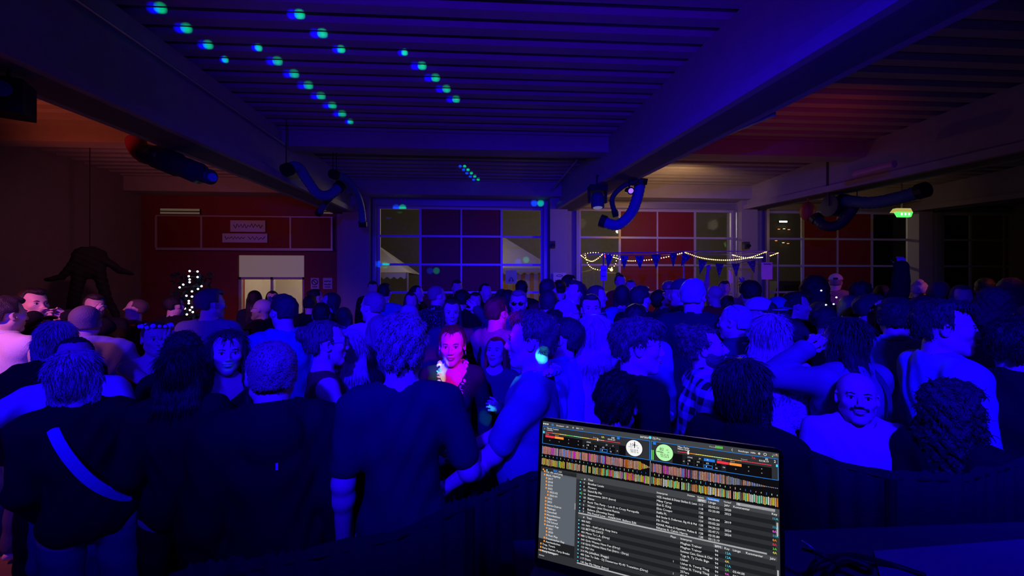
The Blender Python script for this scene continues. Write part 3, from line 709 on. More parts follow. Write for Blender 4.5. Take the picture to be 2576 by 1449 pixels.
    g = {'tee': .016, 'polo': .016, 'sweater': .022, 'hoodie': .032, 'jacket': .030, 'shirt': .018, 'rolled': .018, 'dress': .008, 'tank': .007, 'longtop': .009, 'strapless': .008}[top]
    f = Fld(*ax2); torso(f, g, .05)
    if slv:
        for nm in 'RL':
            S, E_, W_ = J[nm]; r0 = .056 + g * .9
            if slv <= .6: f.cone(S, S + (E_ - S) * (slv + .25), r0 - .003, r0 - .010, .03)
            else:
                f.cone(S, E_, r0, .046 + g * .8, .03); wr = W_ if slv == 1 else E_ + (W_ - E_) * .25
                f.cone(E_, wr, .047 + g * .8, .034 + g * .75, .02)
                if top == 'rolled': f.ell(wr, (.056,) * 3, .01)
    f.disp(folds(.0055 if top not in ('tank', 'dress', 'longtop') else .0025))
    hem = {'dress': .0, 'tank': .93, 'longtop': .93}.get(top, .86 if not hood else .88)
    if top == 'dress': f.cone(tp(0, 0, .95), (0, 0, .62), .15 * ww, .21, .05)
    fl = .60 if top == 'dress' else hem
    f.cut(lambda x, y, z: fl - z + .004 * np.sin(x * 40 + ph), .004)
    nb = neckb
    if neck == 'crew': c, r = nb + RT @ np.array([0, .015, .035]), .078
    else: c, r = nb + RT @ np.array([0, .02, .03]), .085
    f.cut(lambda x, y, z: r - np.sqrt((x - c[0]) ** 2 + (y - c[1]) ** 2 + ((z - c[2]) * .9) ** 2), .008)
    if neck in ('v', 'low'):
        vb = RT[:, 1]; dpt = .20 if neck == 'v' else .16; a0 = tp(0, .10, 1.50 - dpt)
        def vcut(x, y, z):
            u = np.abs(x - a0[0]) - (z - a0[2]) * (.62 if neck == 'v' else 1.5); return np.minimum(-u, y - .02)
        f.cut(vcut, .006, hi=(9, 9, 9), lo=(-9, .0, 1.2))
    if top in ('tank', 'dress'):
        for nm, s in (('R', 1), ('L', -1)):
            S = J[nm][0]; f.cut(lambda x, y, z, S=S: .062 - np.sqrt((x - S[0] - s * .030) ** 2 + (y - S[1]) ** 2 + (z - S[2] - .0) ** 2), .01)
    if top == 'strapless': f.cut(lambda x, y, z: z - 1.33, .006)
    if hood:
        hb_ = nb + RT @ np.array([0, -.055, .0])
        for i in range(9):
            a = -PI * .95 + i / 8 * PI * .9; p = nb + RT @ np.array([.088 * math.cos(a), .02 + .085 * math.sin(a), .015 + .02 * math.sin(-a)]); q = nb + RT @ np.array([.088 * math.cos(a + PI * .1125), .02 + .085 * math.sin(a + PI * .1125), .015 + .02 * math.sin(-a - .35)])
            f.cone(p, q, .026, .026, .012)
        f.ell(nb + RT @ np.array([0, -.095, -.055]), (.095, .040, .085), .03, RT)
    V, Q = f.mesh()
    cloth = mesh_obj({'tee': 't_shirt', 'polo': 'polo_shirt', 'sweater': 'sweater', 'hoodie': 'hoodie', 'jacket': 'jacket', 'shirt': 'shirt', 'rolled': 'shirt', 'dress': 'dress', 'tank': 'tank_top', 'longtop': 'top', 'strapless': 'strapless_top'}[top], V, Q, clothmat(tc, pat), root, True)
    mb = MB()
    if top in ('polo', 'shirt', 'rolled') or neck == 'collar':
        ring_ = [nb + RT @ np.array([.070 * math.cos(a), .008 + .068 * math.sin(a), .028 + .012 * math.sin(-a)]) for a in np.linspace(PI * .58, PI * 2.42, 16)]
        b = MB(); vs = []
        for p in ring_: vs += [Vector(p + np.array([0, 0, .018])), Vector(p + (p - nb) * .28 - np.array([0, 0, .022]))]
        b.add(vs, [(2*i, 2*i+1, 2*i+3, 2*i+2) for i in range(15)]); o = mesh_obj('collar', b.v, b.f, clothmat('white' if neck == 'collar' else tc, None if neck == 'collar' else pat), root, True)
        so = o.modifiers.new('thickness', 'SOLIDIFY'); so.thickness = .006
    # trousers / legs
    if bottom:
        f = Fld(*[np.arange(a, b, max(hcl, .013)) for a, b in zip((-.26 * ww, -.22 * ww, .02), (.26 * ww, .22 * ww, 1.06))])
        gg = .014
        for s, hip, kn, an in legs:
            f.cone(hip, kn, .084 * ww, .060 + gg, .02); f.cone(kn, an, .060 + gg, .050 + gg, .02)
        f.ell((0, -.005, .93), ((.148 if not fem else .155) * ww, .102 * ww, .12), .02)
        f.disp(lambda x, y, z: .003 * np.sin(z * 45 + x * 20 + ph)); f.cut(lambda x, y, z: z - .955, .004); f.cut(lambda x, y, z: .06 - z, .004)
        V, Q = f.mesh(); mesh_obj(bottom, V, Q, clothmat(bc), root, True)
    for s in (-1, 1):
        b = MB(); b.ball((s * .115, .055, .045), (.052, .14, .05), 12, 8); mesh_obj('shoe', b.v, b.f, clothmat('black' if sd % 3 else 'white'), root, True)
    # ---- face parts in the head frame
    hx = lambda p: Vector(fix(XR_(p))) 
    HM = Matrix([[*(RH[i] * hs), 0] for i in range(3)] + [[0, 0, 0, 1]]); HM.translation = Vector(hcn)
    facing = ((face + hy) % 360)
    if mid and 50 < facing < 310:
        for s in (-1, 1):
            b = MB(); b.ball((s * .031, .0745, .0), (.0135, .0128, .0095 if smile else .0105), 12, 8); e = mesh_obj('eye', [HM @ v for v in b.v], b.f, M_eye, root, True)
            b = MB(); b.ball((s * .031, .0845, .0), (.0062, .0040, .0064), 10, 6); mesh_obj('iris', [HM @ v for v in b.v], b.f, M_iris, e, True)
            b = MB(); b.tube([(s * .016, .0875, .0185), (s * .030, .0890, .0235), (s * .046, .0790, .0195)], [.0028, .0034, .0016], 6); mesh_obj('eyebrow', [HM @ v for v in b.v], b.f, hairmat(hc if hc not in ('blond', 'grey') else 'brown'), root, True)
            b = MB(); b.tube([(s * .018, .0845, .0035), (s * .031, .0900, .0090), (s * .045, .0800, .0035)], [.0014, .0022, .0014], 5); mesh_obj('eyelash', [HM @ v for v in b.v], b.f, M_iris, root, True)
        b = MB(); up = .006 if smile else .0
        b.tube([(-.023, .0880, -.0640 + up), (-.010, .0975, -.0615), (0, .0985, -.0625), (.010, .0975, -.0615), (.023, .0880, -.0640 + up)], [.0008, .0026, .0022, .0026, .0008], 6)
        b.tube([(-.022, .0880, -.0660 + up), (-.009, .0965, -.0730), (0, .0980, -.0740), (.009, .0965, -.0730), (.022, .0880, -.0660 + up)], [.0008, .0030, .0034, .0030, .0008], 6)
        mesh_obj('lips', [HM @ v for v in b.v], b.f, M_lip, root, True)
        if smile:
            b = MB(); b.tube([(-.019, .0905, -.0640), (-.009, .0975, -.0665), (0, .0990, -.0670), (.009, .0975, -.0665), (.019, .0905, -.0640)], [.0015, .0035, .0040, .0035, .0015], 6); mesh_obj('teeth', [HM @ v for v in b.v], b.f, M_teeth, root, True)
    if beard:
        f = Fld(*[np.arange(c - .15, c + .15, .006 if near else .009) for c in hcn]); X = XR_
        f.ell(X((0, .020, -.034)), (.066, .076, .094), .02, RH)
        for s in (-1, 1): f.cone(X((s * .056, 0, -.06)), X((s * .012, .066, -.104)), .021, .021, .02)
        f.ell(X((0, .068, -.106)), (.028, .025, .024), .02, RH); f.disp(lambda x, y, z: .0015 * np.sin(x * 300) * np.sin(z * 280))
        Ri = RH.T
        def keep(x, y, z):
            a = Ri[0][0]*(x-hcn[0]) + Ri[0][1]*(y-hcn[1]) + Ri[0][2]*(z-hcn[2]); b_ = Ri[1][0]*(x-hcn[0]) + Ri[1][1]*(y-hcn[1]) + Ri[1][2]*(z-hcn[2]); c_ = Ri[2][0]*(x-hcn[0]) + Ri[2][1]*(y-hcn[1]) + Ri[2][2]*(z-hcn[2])
            base = np.maximum(c_ + .044 - .9 * np.maximum(np.abs(a) - .035, 0), -.01 - b_)
            if beard == 'goatee': base = np.maximum(base, np.abs(a) - .034)
            if beard == 'stache': base = np.maximum(np.maximum(base, np.abs(a) - .036), -.062 - c_ + .0 * a)
            mouth = .011 - np.sqrt((a * .42) ** 2 + (c_ + .066) ** 2); return np.maximum(base, np.where(b_ > .05, mouth, -1))
        f.cut(keep, .004); V, Q = f.mesh()
        if len(Q): mesh_obj('beard', fix(V), Q, hairmat(hc if hc != 'bald' else 'dark'), root, True)
    if glasses:
        b = MB(); rr = .0016
        for s in (-1, 1):
            b.tube([(s * .031 + .021 * math.cos(a), .1000 - .006 * abs(math.cos(a)) * (1 if s * math.cos(a) > 0 else 0), .002 + .017 * math.sin(a)) for a in np.linspace(0, 2 * PI, 17)], rr, 5)
            b.tube([(s * .052, .094, .008), (s * .076, .03, .010), (s * .080, -.01, .004)], rr, 5)
        b.tube([(-.010, .101, .006), (.010, .101, .006)], rr, 5)
        zz_ = .115 if glasses == 'onhead' else 0; M2 = HM @ (Matrix.Translation((0, -.055, .085)) @ Matrix.Rotation(math.radians(28), 4, 'X') if glasses == 'onhead' else Matrix.Identity(4))
        o = mesh_obj('glasses' if glasses == 'clear' else 'sunglasses', [M2 @ v for v in b.v], b.f, mat('silver_rim', (.6, .6, .65), .3, .8) if glasses == 'clear' else M_dark, root, True)
        if glasses != 'clear':
            b = MB()
            for s in (-1, 1): b.ball((s * .031, .098, .002), (.023, .004, .018), 14, 8)
            mesh_obj('lens', [M2 @ v for v in b.v], b.f, mat('dark_lens', (.005, .005, .006), .08), o, True)
    if hat:
        col, ang = hat
        f = Fld(*[np.arange(a - .19, a + .19, .008 if d < 3.5 else .011) for a in hcn + np.array([0, 0, .05])]); RR = RH @ rz_(math.radians(ang)); X = XF(RR, hcn)
        f.ell(X((0, -.012, .045)), (.090, .108, .098), .01, RR); Ri = RR.T
        f.cut(lambda x, y, z: .038 - (Ri[2][0]*(x-hcn[0]) + Ri[2][1]*(y-hcn[1]) + Ri[2][2]*(z-hcn[2])), .004)
        f.ell(X((0, .115, .042)), (.068, .070, .008), .006, RR)
        V, Q = f.mesh(); h = mesh_obj('cap', fix(V), Q, clothmat(col), root, True)
        b = MB(); b.box((-.028, -.123, .05), (.028, -.116, .075)); XM = Matrix([[*(RR[i] * hs), 0] for i in range(3)] + [[0, 0, 0, 1]]); XM.translation = Vector(hcn)
        mesh_obj('patch', [XM @ v for v in b.v], b.f, clothmat('black'), h)
    if lei:
        r2 = random.Random(sd); cols = [mat('lei_yellow', (.75, .8, .35), .8), mat('lei_white', (.8, .8, .8), .8), mat('lei_pink', (.8, .3, .4), .8), mat('lei_green', (.2, .8, .4), .8)]
        b = MB(); mi = []
        n = 46; full = lei == 'full'
        for i in range(n):
            a = i / n * 2 * PI; front = max(0, math.sin(a)); p = tp(.088 * math.cos(a), -.02 + (.165 if fem else .150) * math.sin(a) if a < PI else -.02 + .10 * math.sin(a), 1.495 - .28 * front ** 1.6)
            b.cur = r2.randrange(4)
            for q in range(4):
                dv = Vector((r2.gauss(0, 1), r2.gauss(0, 1), r2.gauss(0, 1))).normalized()
                b.ball(Vector(p) + dv * .013, (.014, .014, .006), 6, 4, dv.to_track_quat('Z', 'Y').to_matrix())
        mesh_obj('flower_garland', b.v, b.f, None, root, True, mats=cols, midx=b.mi)
    if strap:
        col, s, wd = strap   # a strap from one shoulder across the back and chest to the other hip
        for sgn, yy in ((-1, -.14 * ww), (1, .15 * ww)):
            pts_ = [tp(s * .085, -.01 + sgn * .02, 1.505), tp(s * .055, yy * .93, 1.40), tp(s * .00, yy * 1.12, 1.25), tp(-s * .07, yy * 1.05, 1.10), tp(-s * .165 * ww, sgn * .06, .98)]
            b = MB(); vs = []
            for i, p in enumerate(pts_):
                vs += [Vector(p + np.array([wd * .8, 0, wd * .6])), Vector(p - np.array([wd * .8, 0, wd * .6]))]
            b.add(vs, [(2*i, 2*i+1, 2*i+3, 2*i+2) for i in range(4)]); o = mesh_obj('bag_strap', b.v, b.f, clothmat(col), root)
            m_ = o.modifiers.new('round', 'SUBSURF'); m_.levels = 1; m_.render_levels = 2; so = o.modifiers.new('thickness', 'SOLIDIFY'); so.thickness = .006
    if extra == 'braces':
        b = MB()
        for s in (-1, 1): b.tube([tp(s * .05, -.145, 1.0), tp(s * .075, -.125, 1.3), tp(s * .09, -.02, 1.50), tp(s * .09, .12, 1.35), tp(s * .07, .13, 1.0)], .013, 6)
        mesh_obj('braces', b.v, b.f, clothmat('black'), root, True)
    if extra == 'crown':
        b = MB(); r2 = random.Random(4)
        for i in range(16):
            a = i / 16 * 2 * PI; b.ball(HM @ Vector((.088 * math.cos(a), -.020 + .100 * math.sin(a), .092 + r2.uniform(-.006, .006))), (.011 + r2.random() * .008,) * 3, 8, 6)
        mesh_obj('flower_crown', b.v, b.f, mat('crown_petals', (.75, .75, .8), .5), root, True)
    if extra == 'bracelet' or extra == 'watch':
        S, E_, W_ = J['L']; b = MB(); dd = Vector(W_ - E_).normalized(); u = dd.cross(Vector((0, 0, 1)) if abs(dd.z) < .9 else Vector((1, 0, 0))).normalized(); v = dd.cross(u)
        b.tube([Vector(W_) - dd * .02 + (u * math.cos(a) + v * math.sin(a)) * .031 for a in np.linspace(0, 2 * PI, 14)], .005, 6, False); mesh_obj('bracelet', b.v, b.f, mat('silver_rim', (.6, .6, .65), .3, .8), root, True)
    if extra == 'earring':
        for s in (-1, 1):
            b = MB(); b.tube([HM @ Vector((s * .083, -.006, -.040)), HM @ Vector((s * .084, -.006, -.062))], .004, 6); mesh_obj('earring', b.v, b.f, mat('silver_rim', (.6, .6, .65), .3, .8), root, True)
    if backpack:
        f = Fld(*[np.arange(a, b, .014) for a, b in zip((-.22, -.36, .95), (.22, .2, 1.6))])
        f.ell(tp(0, -.20, 1.25), (.13, .075, .19), .02, RT)
        V, Q = f.mesh(); bp = mesh_obj('backpack', V, Q, clothmat('black'), root, True)
    if extra == 'logo':
        b = MB(); b.box((-.02, 0, -.005), (.02, .004, .005)); q = tp(.07, .125, 1.33); mesh_obj('chest_logo', [v + Vector(q) for v in b.v], b.f, clothmat('white'), root)
    if extra == 'nape_logo':
        b = MB(); b.box((-.004, 0, -.012), (.004, .004, .012)); q = tp(.01, -.145, 1.32); mesh_obj('back_logo', [v + Vector(q) for v in b.v], b.f, clothmat('white'), root)
    JW = {k: [root_pt(root, q) for q in v] for k, v in J.items()}
    return root, JW
def root_pt(root, p):
    return Matrix.LocRotScale(root.location, root.rotation_euler, root.scale) @ Vector(p)

# ------------------------------------------------------------------ the crowd
def p_(*a, **k): return person(*a, **k)
PEOPLE = []
def A(*a, **k): PEOPLE.append((a, k))
# front row, right at the booth
A('thick-haired man in dark T-shirt, back to camera, beside the girl in magenta light', 1012, 782, 1.55, 4, hair='messy', hc='fair', tc='navy', w=1.02, hs=1.08, hp=-4, R=(.36, .16, 1.05), L='down', bottom='jeans', bc='black')
A('cropped-haired man in a black hooded top with a tiny white back mark', 684, 854, 1.45, -2, hair='crop', hc='fair', top='hoodie', tc='black', hood=True, w=1.0, extra='nape_logo', hs=1.04, R='down', L='down', bc='black')
A('woman with long dark hair and black top, back to camera, behind the hooded man', 457, 872, 1.85, 16, 'f', 'long', 'black', 'sweater', 'black', w=.95, L=(-.20, .14, .95), bc='black')
A('stocky woman with blond hair, black sweater and pale bag strap, back turned', 196, 880, 1.72, 12, 'f', 'bob', 'blond', 'sweater', 'black', strap=('lightblue', -1, .022), w=.98, hy=22, side=-5, bc='denim', R=(.20, .12, .92), L=(-.17, .16, .92))
A('woman with glasses and hair in a clip, seen in profile in a sleeveless dress', 822, 803, 2.05, 82, 'f', 'bun', 'brown', 'tank', 'maroon', glasses='clear', extra='earring', R=(.16, .34, 1.06), L='bent', bc='black')
A('broad man in a flecked T-shirt with a flower garland, in profile facing left', 1335, 778, 1.80, -84, hair='side', hc='brown', tc='fleck', lei='full', w=1.12, L=(-.17, .34, 1.02), R=(.16, .34, 1.05), hs=1.06, curlL=.6)
A('young man with floppy fringe and black T-shirt with small chest mark, looking right', 1605, 796, 1.80, 62, hair='fringe', hc='brown', tc='black', w=1.0, hy=20, extra='logo', R='down', L='down', hs=1.04)
A('dark-haired person whose crown shows just above the laptop', 1550, 930, 1.45, 12, hair='messy', hc='black', tc='black', w=.95, hs=1.0, bc='black')
A('dark-haired person in shadow behind the right corner of the laptop', 1876, 900, 1.45, 20, 'f', 'bob', 'dark', 'jacket', 'black', hs=1.08, hy=15, w=.9, bc='black')
A('bald smiling man with moustache and goatee in a light hooded sweatshirt', 2155, 934, 1.85, 165, hair='bald', hc='dark', top='hoodie', tc='cream', hood=True, beard='stache', smile=True, w=1.15, hs=1.16, hp=-10, hy=8, side=0, R='relaxed', L='relaxed')
A('person with long dark hair bending close to the booth at the right', 2405, 955, 1.55, 30, 'f', 'longcurly', 'dark', 'jacket', 'black', hs=1.0, w=.9, hy=20, bc='black')
A('person all in black at the right edge of the picture', 2555, 790, 1.75, 10, hair='messy', hc='black', top='jacket', tc='black', w=1.25, hp=-10, bc='black')
# second row
A('man in pale shirt facing the camera behind the strap wearer, arm stretched left', 188, 845, 2.15, 178, hair='crop', hc='dark', top='shirt', tc='white', R=(.66, .05, 1.26), L='fwd', w=.98, hp=-20)
A('woman with big dark curls, back to camera, beside the smiling woman', 462, 833, 2.35, 8, 'f', 'longcurly', 'dark', 'jacket', 'black', w=.9, hs=.95, bc='black')
A('smiling woman with long straight dark hair looking into the camera', 573, 828, 2.12, 178, 'f', 'long', 'dark', 'longtop', 'black', smile=True, side=-6, w=.95, neck='low', hs=1.0, bc='black')
A('laughing woman wearing a flower crown, one hand raised to her cheek', 392, 808, 2.7, 168, 'f', 'bun', 'dark', 'strapless', 'black', extra='crown', smile=True, R=(-.06, .19, 1.57), polR=(.35, .3, -1), curlR=.25, nR=(0, -1, .1), L='relaxed', bc='black', side=-5)
A('woman with long pale blond hair in black, back turned, right of the glasses wearer', 880, 826, 2.35, 4, 'f', 'long', 'blond', 'longtop', 'black', w=.95, bc='black')
A('young woman lit magenta with a navy V-neck dress and flower garland', 1138, 817, 2.42, 187, 'f', 'ponytail', 'dark', 'longtop', 'navy', neck='v', lei='full', extra='earring', w=.98, hs=1.04, R='bent', L='hips', bc='navy', hp=3)
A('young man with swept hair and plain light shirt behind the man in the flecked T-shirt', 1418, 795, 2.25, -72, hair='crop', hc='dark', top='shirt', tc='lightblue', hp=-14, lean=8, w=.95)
A('woman with long straight blond hair and ruffled white top, back to camera', 1496, 790, 2.35, 8, 'f', 'long', 'blond', 'longtop', 'white', w=.95, hy=0)
A('bearded man with curly hair tied up and a plaid shirt, leaning right', 1772, 806, 2.05, 74, hair='topbun', hc='brown', top='shirt', tc='white', pat='plaid', beard='full', hy=14, hp=-16, lean=12, w=1.0, L='bent')
A('man with shaved head and sunglasses pushed up, dark polo shirt, facing left', 1846, 764, 2.75, -62, hair='buzz', hc='grey', top='polo', tc='slate', glasses='onhead', w=1.08, hy=-8)
A('woman with very long blond hair, white lace blouse and pale jeans', 1940, 788, 2.35, 12, 'f', 'longwavy', 'blond', 'longtop', 'white', 'lace', bc='lightblue', R='chest', L='bent', w=.95)
A('heavy-set dark-haired woman in a grey sweatshirt with raised fist and bracelet', 2122, 796, 2.12, -52, 'f', 'long', 'dark', 'sweater', 'grey', strap=('slate', 1, .016), w=1.28, L=(-.17, .15, 1.56), polL=(-.5, .3, -1), curlL=1.5, extra='bracelet', lean=6, hy=-14, R='bent')
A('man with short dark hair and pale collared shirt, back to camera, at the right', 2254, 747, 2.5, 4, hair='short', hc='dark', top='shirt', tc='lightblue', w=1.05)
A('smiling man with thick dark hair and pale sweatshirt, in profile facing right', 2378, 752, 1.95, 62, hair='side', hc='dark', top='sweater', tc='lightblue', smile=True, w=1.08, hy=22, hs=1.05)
A('child-sized person with black hair between the two pale-shirted men at the right', 2282, 835, 2.85, 10, hair='short', hc='black', top='jacket', tc='black', bc='black', w=.95)
A('woman with auburn fringe and long hair, looking down beside the broad man', 1247, 846, 2.85, 195, 'f', 'long', 'red', 'longtop', 'slate', hp=-14, w=.95, L='drink', R='bent')
# third row
A('man in a cream hooded sweatshirt with a black bag strap, back turned', 216, 766, 2.8, 14, hair='buzz', hc='fair', top='hoodie', tc='cream', hood=True, strap=('black', -1, .018), w=1.12, R=(.30, .34, 1.05), bc='black')
A('woman with ash blond hair, back turned, left of the cream hooded sweatshirt', 143, 808, 2.35, 6, 'f', 'bob', 'blond', 'jacket', 'black', w=.9, bc='black')
A('person in a white shirt at the left edge with an arm raised', 14, 742, 2.75, 60, hair='short', hc='dark', top='rolled', tc='white', w=1.15, R=(.10, .42, 1.60), L='bent', polR=(.3, .5, -1))
A('dark-haired man holding both hands before his face at the left', 84, 722, 3.4, 150, hair='short', hc='black', top='jacket', tc='black', R='face', L='face', bc='black', w=1.05)
A('man in a black jacket facing the camera behind the cream hooded sweatshirt', 238, 738, 4.1, 172, hair='short', hc='dark', top='jacket', tc='black', L='drink', w=1.1, bc='black')
A('man with short hair lit pink, maroon T-shirt, profile facing left', 341, 750, 4.7, -70, hair='buzz', hc='brown', tc='maroon', hp=-12, L='bent', R='bent', w=1.0, bc='black')
A('person in a black coat standing in front of the lit little tree', 440, 742, 4.8, 60, hair='short', hc='black', top='jacket', tc='black', w=1.2, L='bent', R='drink', bc='black')
A('man in a light grey T-shirt, back turned, face in profile, beside the tree', 532, 724, 3.45, 28, hair='short', hc='brown', tc='grey', hy=38, w=1.05, R='drink')
A('woman with long black hair, dark top and blue jeans by the lit doorway', 641, 730, 5.9, 12, 'f', 'long', 'black', 'longtop', 'navy', bc='denim', w=.95)
A('balding man with glasses lit pink, facing left before the doorway', 658, 750, 4.5, -66, hair='bald', glasses='clear', top='jacket', tc='black', beard='full', hc='grey', hp=-6, bc='black')
A('dark-haired woman facing the camera in the lit doorway', 685, 731, 6.4, 180, 'f', 'long', 'black', 'jacket', 'maroon', bc='black')
A('burly man in a navy T-shirt, back turned, before the lit doorway', 712, 738, 3.0, -16, hair='short', hc='dark', tc='blue', w=1.18, hy=-16)
A('dark-haired woman with hair pinned up below the notices', 796, 726, 6.2, 60, 'f', 'bun', 'black', 'jacket', 'black', bc='black')
A('person in black with covered head left of the long-haired woman below the notices', 781, 742, 5.4, 20, hair='short', hc='black', top='jacket', tc='black', bc='black')
A('long-haired woman in profile facing left below the right-hand notice', 830, 735, 4.9, -75, 'f', 'long', 'dark', 'jacket', 'black', bc='black', hy=-10)
A('man with dark cropped hair, back turned, behind the glasses wearer', 808, 760, 3.9, 5, hair='short', hc='black', top='hoodie', tc='blue', hood=True, bc='black')
A('woman with pale hair and dark jacket just right of the blue pillar foot', 866, 772, 4.4, 20, 'f', 'long', 'dark', 'jacket', 'navy', bc='black')
A('young man with cropped hair and bright white T-shirt under a backpack', 936, 733, 3.4, -22, hair='crop', hc='fair', tc='white', backpack=False, hy=-24, w=1.0)
A('dark-haired man with bright blue sleeve under the blue gate', 968, 711, 5.6, 20, hair='short', hc='black', tc='blue', w=1.1, L='bent')
A('woman with long fair hair behind the man with thick hair', 955, 792, 2.75, 0, 'f', 'longwavy', 'fair', 'jacket', 'slate', w=.9, bc='black')
A('tall shadowy man at the blue gate left window', 938, 706, 7.4, 180, hair='short', hc='black', top='jacket', tc='black', bc='black')
A('woman with dark fringe left of the bald man in the dotted shirt', 1034, 735, 5.4, 170, 'f', 'long', 'dark', 'jacket', 'slate', bc='black')
A('balding man in profile low in front of the dark-fringed woman', 1033, 764, 4.0, 60, hair='buzz', hc='grey', top='jacket', tc='navy', bc='black')
A('dark-haired woman in profile under the left window of the blue gate', 1050, 717, 6.4, 120, 'f', 'ponytail', 'black', 'jacket', 'black', bc='black')
A('bald man in a dark shirt with white dots', 1101, 717, 4.8, 50, hair='buzz', hc='fair', top='shirt', tc='black', pat='dots', w=1.05, hy=14, R='bent')
A('woman with fringe and long dark hair holding her hand beside her head', 1136, 752, 3.7, 176, 'f', 'long', 'dark', 'longtop', 'slate', L=(-.25, .12, 1.66), polL=(-1, .2, -.8), smile=True, side=-3, bc='black')
A('tall dark-haired person before the red panels of the blue gate', 1150, 703, 7.0, 170, hair='short', hc='black', top='jacket', tc='black', bc='black')
A('person with curly black hair between the bald man and the gate', 1162, 727, 5.6, 10, hair='afro', hc='black', top='jacket', tc='black', bc='black')
A('dark-haired woman facing right before the middle of the blue gate', 1222, 712, 5.9, 150, 'f', 'ponytail', 'black', 'jacket', 'black', bc='black')
A('woman with black hair and a glowing blue pendant, low before the gate', 1196, 734, 5.4, 175, 'f', 'bob', 'black', 'jacket', 'black', bc='black')
A('man in a light T-shirt and dark braces, body turned right', 1250, 744, 3.15, 40, hair='short', hc='dark', tc='grey', extra='braces', L='bent', R='relaxed', w=1.0)
A('person with cropped hair and blue top beside the sunglasses wearer', 1262, 726, 4.9, -20, hair='crop', hc='dark', tc='blue')
A('man wearing black sunglasses and a floral shirt lit pink', 1304, 728, 3.95, 186, hair='short', hc='fair', top='rolled', tc='cream', pat='floral', glasses='sun', w=1.06, R='drink', L='bent')
A('dark-haired person below the striped market tent', 1312, 704, 6.0, 0, hair='short', hc='black', top='jacket', tc='black', bc='black')
A('person with long black hair left of the sunglasses wearer', 1280, 728, 4.6, 30, 'f', 'long', 'black', 'jacket', 'black', bc='black')
A('man with shaved head behind the white T-shirt, near the pillar poster', 1380, 699, 4.5, 30, hair='buzz', hc='dark', top='shirt', tc='maroon', w=1.05)
A('man with dark crew cut and bright white T-shirt, back turned, near the pillar', 1380, 727, 3.6, 2, hair='crop', hc='dark', tc='white', w=1.12)
A('small dark-haired person peeping above the profile of the broad man', 1392, 775, 3.0, 20, hair='messy', hc='black', top='jacket', tc='black', w=.9, bc='black')
A('grey cropped-haired man with glasses, profile facing right, left of the youth in navy', 1428, 751, 3.3, 62, hair='buzz', hc='grey', top='shirt', tc='lightblue', pat='floral', glasses='clear')
A('tall man with thick dark hair looking down to the left', 1446, 704, 4.3, -120, hair='short', hc='dark', top='jacket', tc='black', hp=-18, w=1.05, bc='black')
A('dark-haired man beside the poster on the pillar', 1432, 690, 6.4, 60, hair='short', hc='black', top='jacket', tc='black', bc='black')
A('person with black hair directly under the pillar poster', 1408, 703, 5.6, 0, hair='bun', hc='black', top='jacket', tc='black', bc='black')
A('young man in a navy sweater over a white collar looking at the camera', 1486, 738, 3.4, 172, hair='short', hc='dark', top='sweater', tc='navy', neck='collar', hp=-6, w=1.0)
A('woman with brown hair behind the youth in navy', 1504, 717, 4.8, 100, 'f', 'bob', 'brown', 'jacket', 'slate', bc='black')
A('person in a red T-shirt with black hair in a bun, under the pennants', 1561, 684, 7.3, 160, 'f', 'topbun', 'black', 'tee', 'red')
A('man in a red T-shirt behind the bar facing the camera', 1587, 702, 7.0, 178, hair='buzz', hc='dark', tc='red', w=1.05)
A('woman with short dark hair and blue top, back turned, before the red panels', 1565, 716, 4.9, 0, 'f', 'bob', 'dark', 'tee', 'blue', bc='black')
A('man in a black suit and white collar, back turned, under the pennants', 1612, 716, 3.9, 24, hair='short', hc='dark', top='jacket', tc='black', neck='collar', bc='black', w=1.0, hy=12)
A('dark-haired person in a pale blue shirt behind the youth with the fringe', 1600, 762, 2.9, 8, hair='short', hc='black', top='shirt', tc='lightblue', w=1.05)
A('man with black curly hair bowing towards the bar', 1662, 725, 5.2, 60, hair='afro', hc='black', top='jacket', tc='slate', hp=-35, hs=.9, bc='black')
A('fair-haired person in a red T-shirt left of the black cap', 1684, 704, 6.6, 130, hair='messy', hc='fair', tc='red')
A('man in a dark baseball cap facing left before the right pennants', 1712, 704, 4.2, -80, hair='hat', hc='dark', top='jacket', tc='black', hat=('slate', 0), bc='black')
A('tall white-haired man in a navy jacket, back turned', 1745, 699, 3.1, 12, hair='short', hc='grey', top='jacket', tc='navy', hy=8, w=1.15, bc='black')
A('balding man in bright red with pink-lit head at the bar', 1796, 716, 5.2, -40, hair='bald', tc='red', w=1.1)
A('bartender with dark hair raising a paper by the lit windows', 1822, 704, 6.8, 170, hair='short', hc='dark', tc='tan', R='up', L='high')
A('person in mauve shirt crouched between the red shirt and curly man', 1830, 742, 5.2, 20, hair='short', hc='dark', top='shirt', tc='pink', w=.95)
A('man with curly black hair and violet shirt before the last window', 1884, 702, 4.4, -30, hair='afro', hc='black', top='shirt', tc='grey', hs=.92)
A('man in a pale baseball cap worn backwards with a black patch', 1914, 751, 3.2, -70, hair='hat', hc='dark', top='hoodie', tc='lightblue', hat=('cream', 180), w=1.0, hy=-12)
A('person in a dark blue cap with white stripe behind the pale cap', 1958, 750, 3.6, -60, hair='hat', hc='dark', top='jacket', tc='navy', hat=('blue', 150), bc='black')
A('man with short black hair and black jacket in profile facing right', 2004, 732, 3.7, 64, hair='short', hc='black', top='jacket', tc='black', w=1.05, bc='black', hy=12)
A('small person with both hands raised and curled behind the lace blouse', 1985, 800, 2.85, -60, 'f', 'ponytail', 'dark', 'tank', 'black', R='high', L=(-.12, .36, 1.45), curlR=1.0, bc='black')
A('person holding up a red-lit cup at the right of the crowd', 2058, 758, 4.0, -30, 'f', 'long', 'dark', 'jacket', 'maroon', L='drink', bc='black')
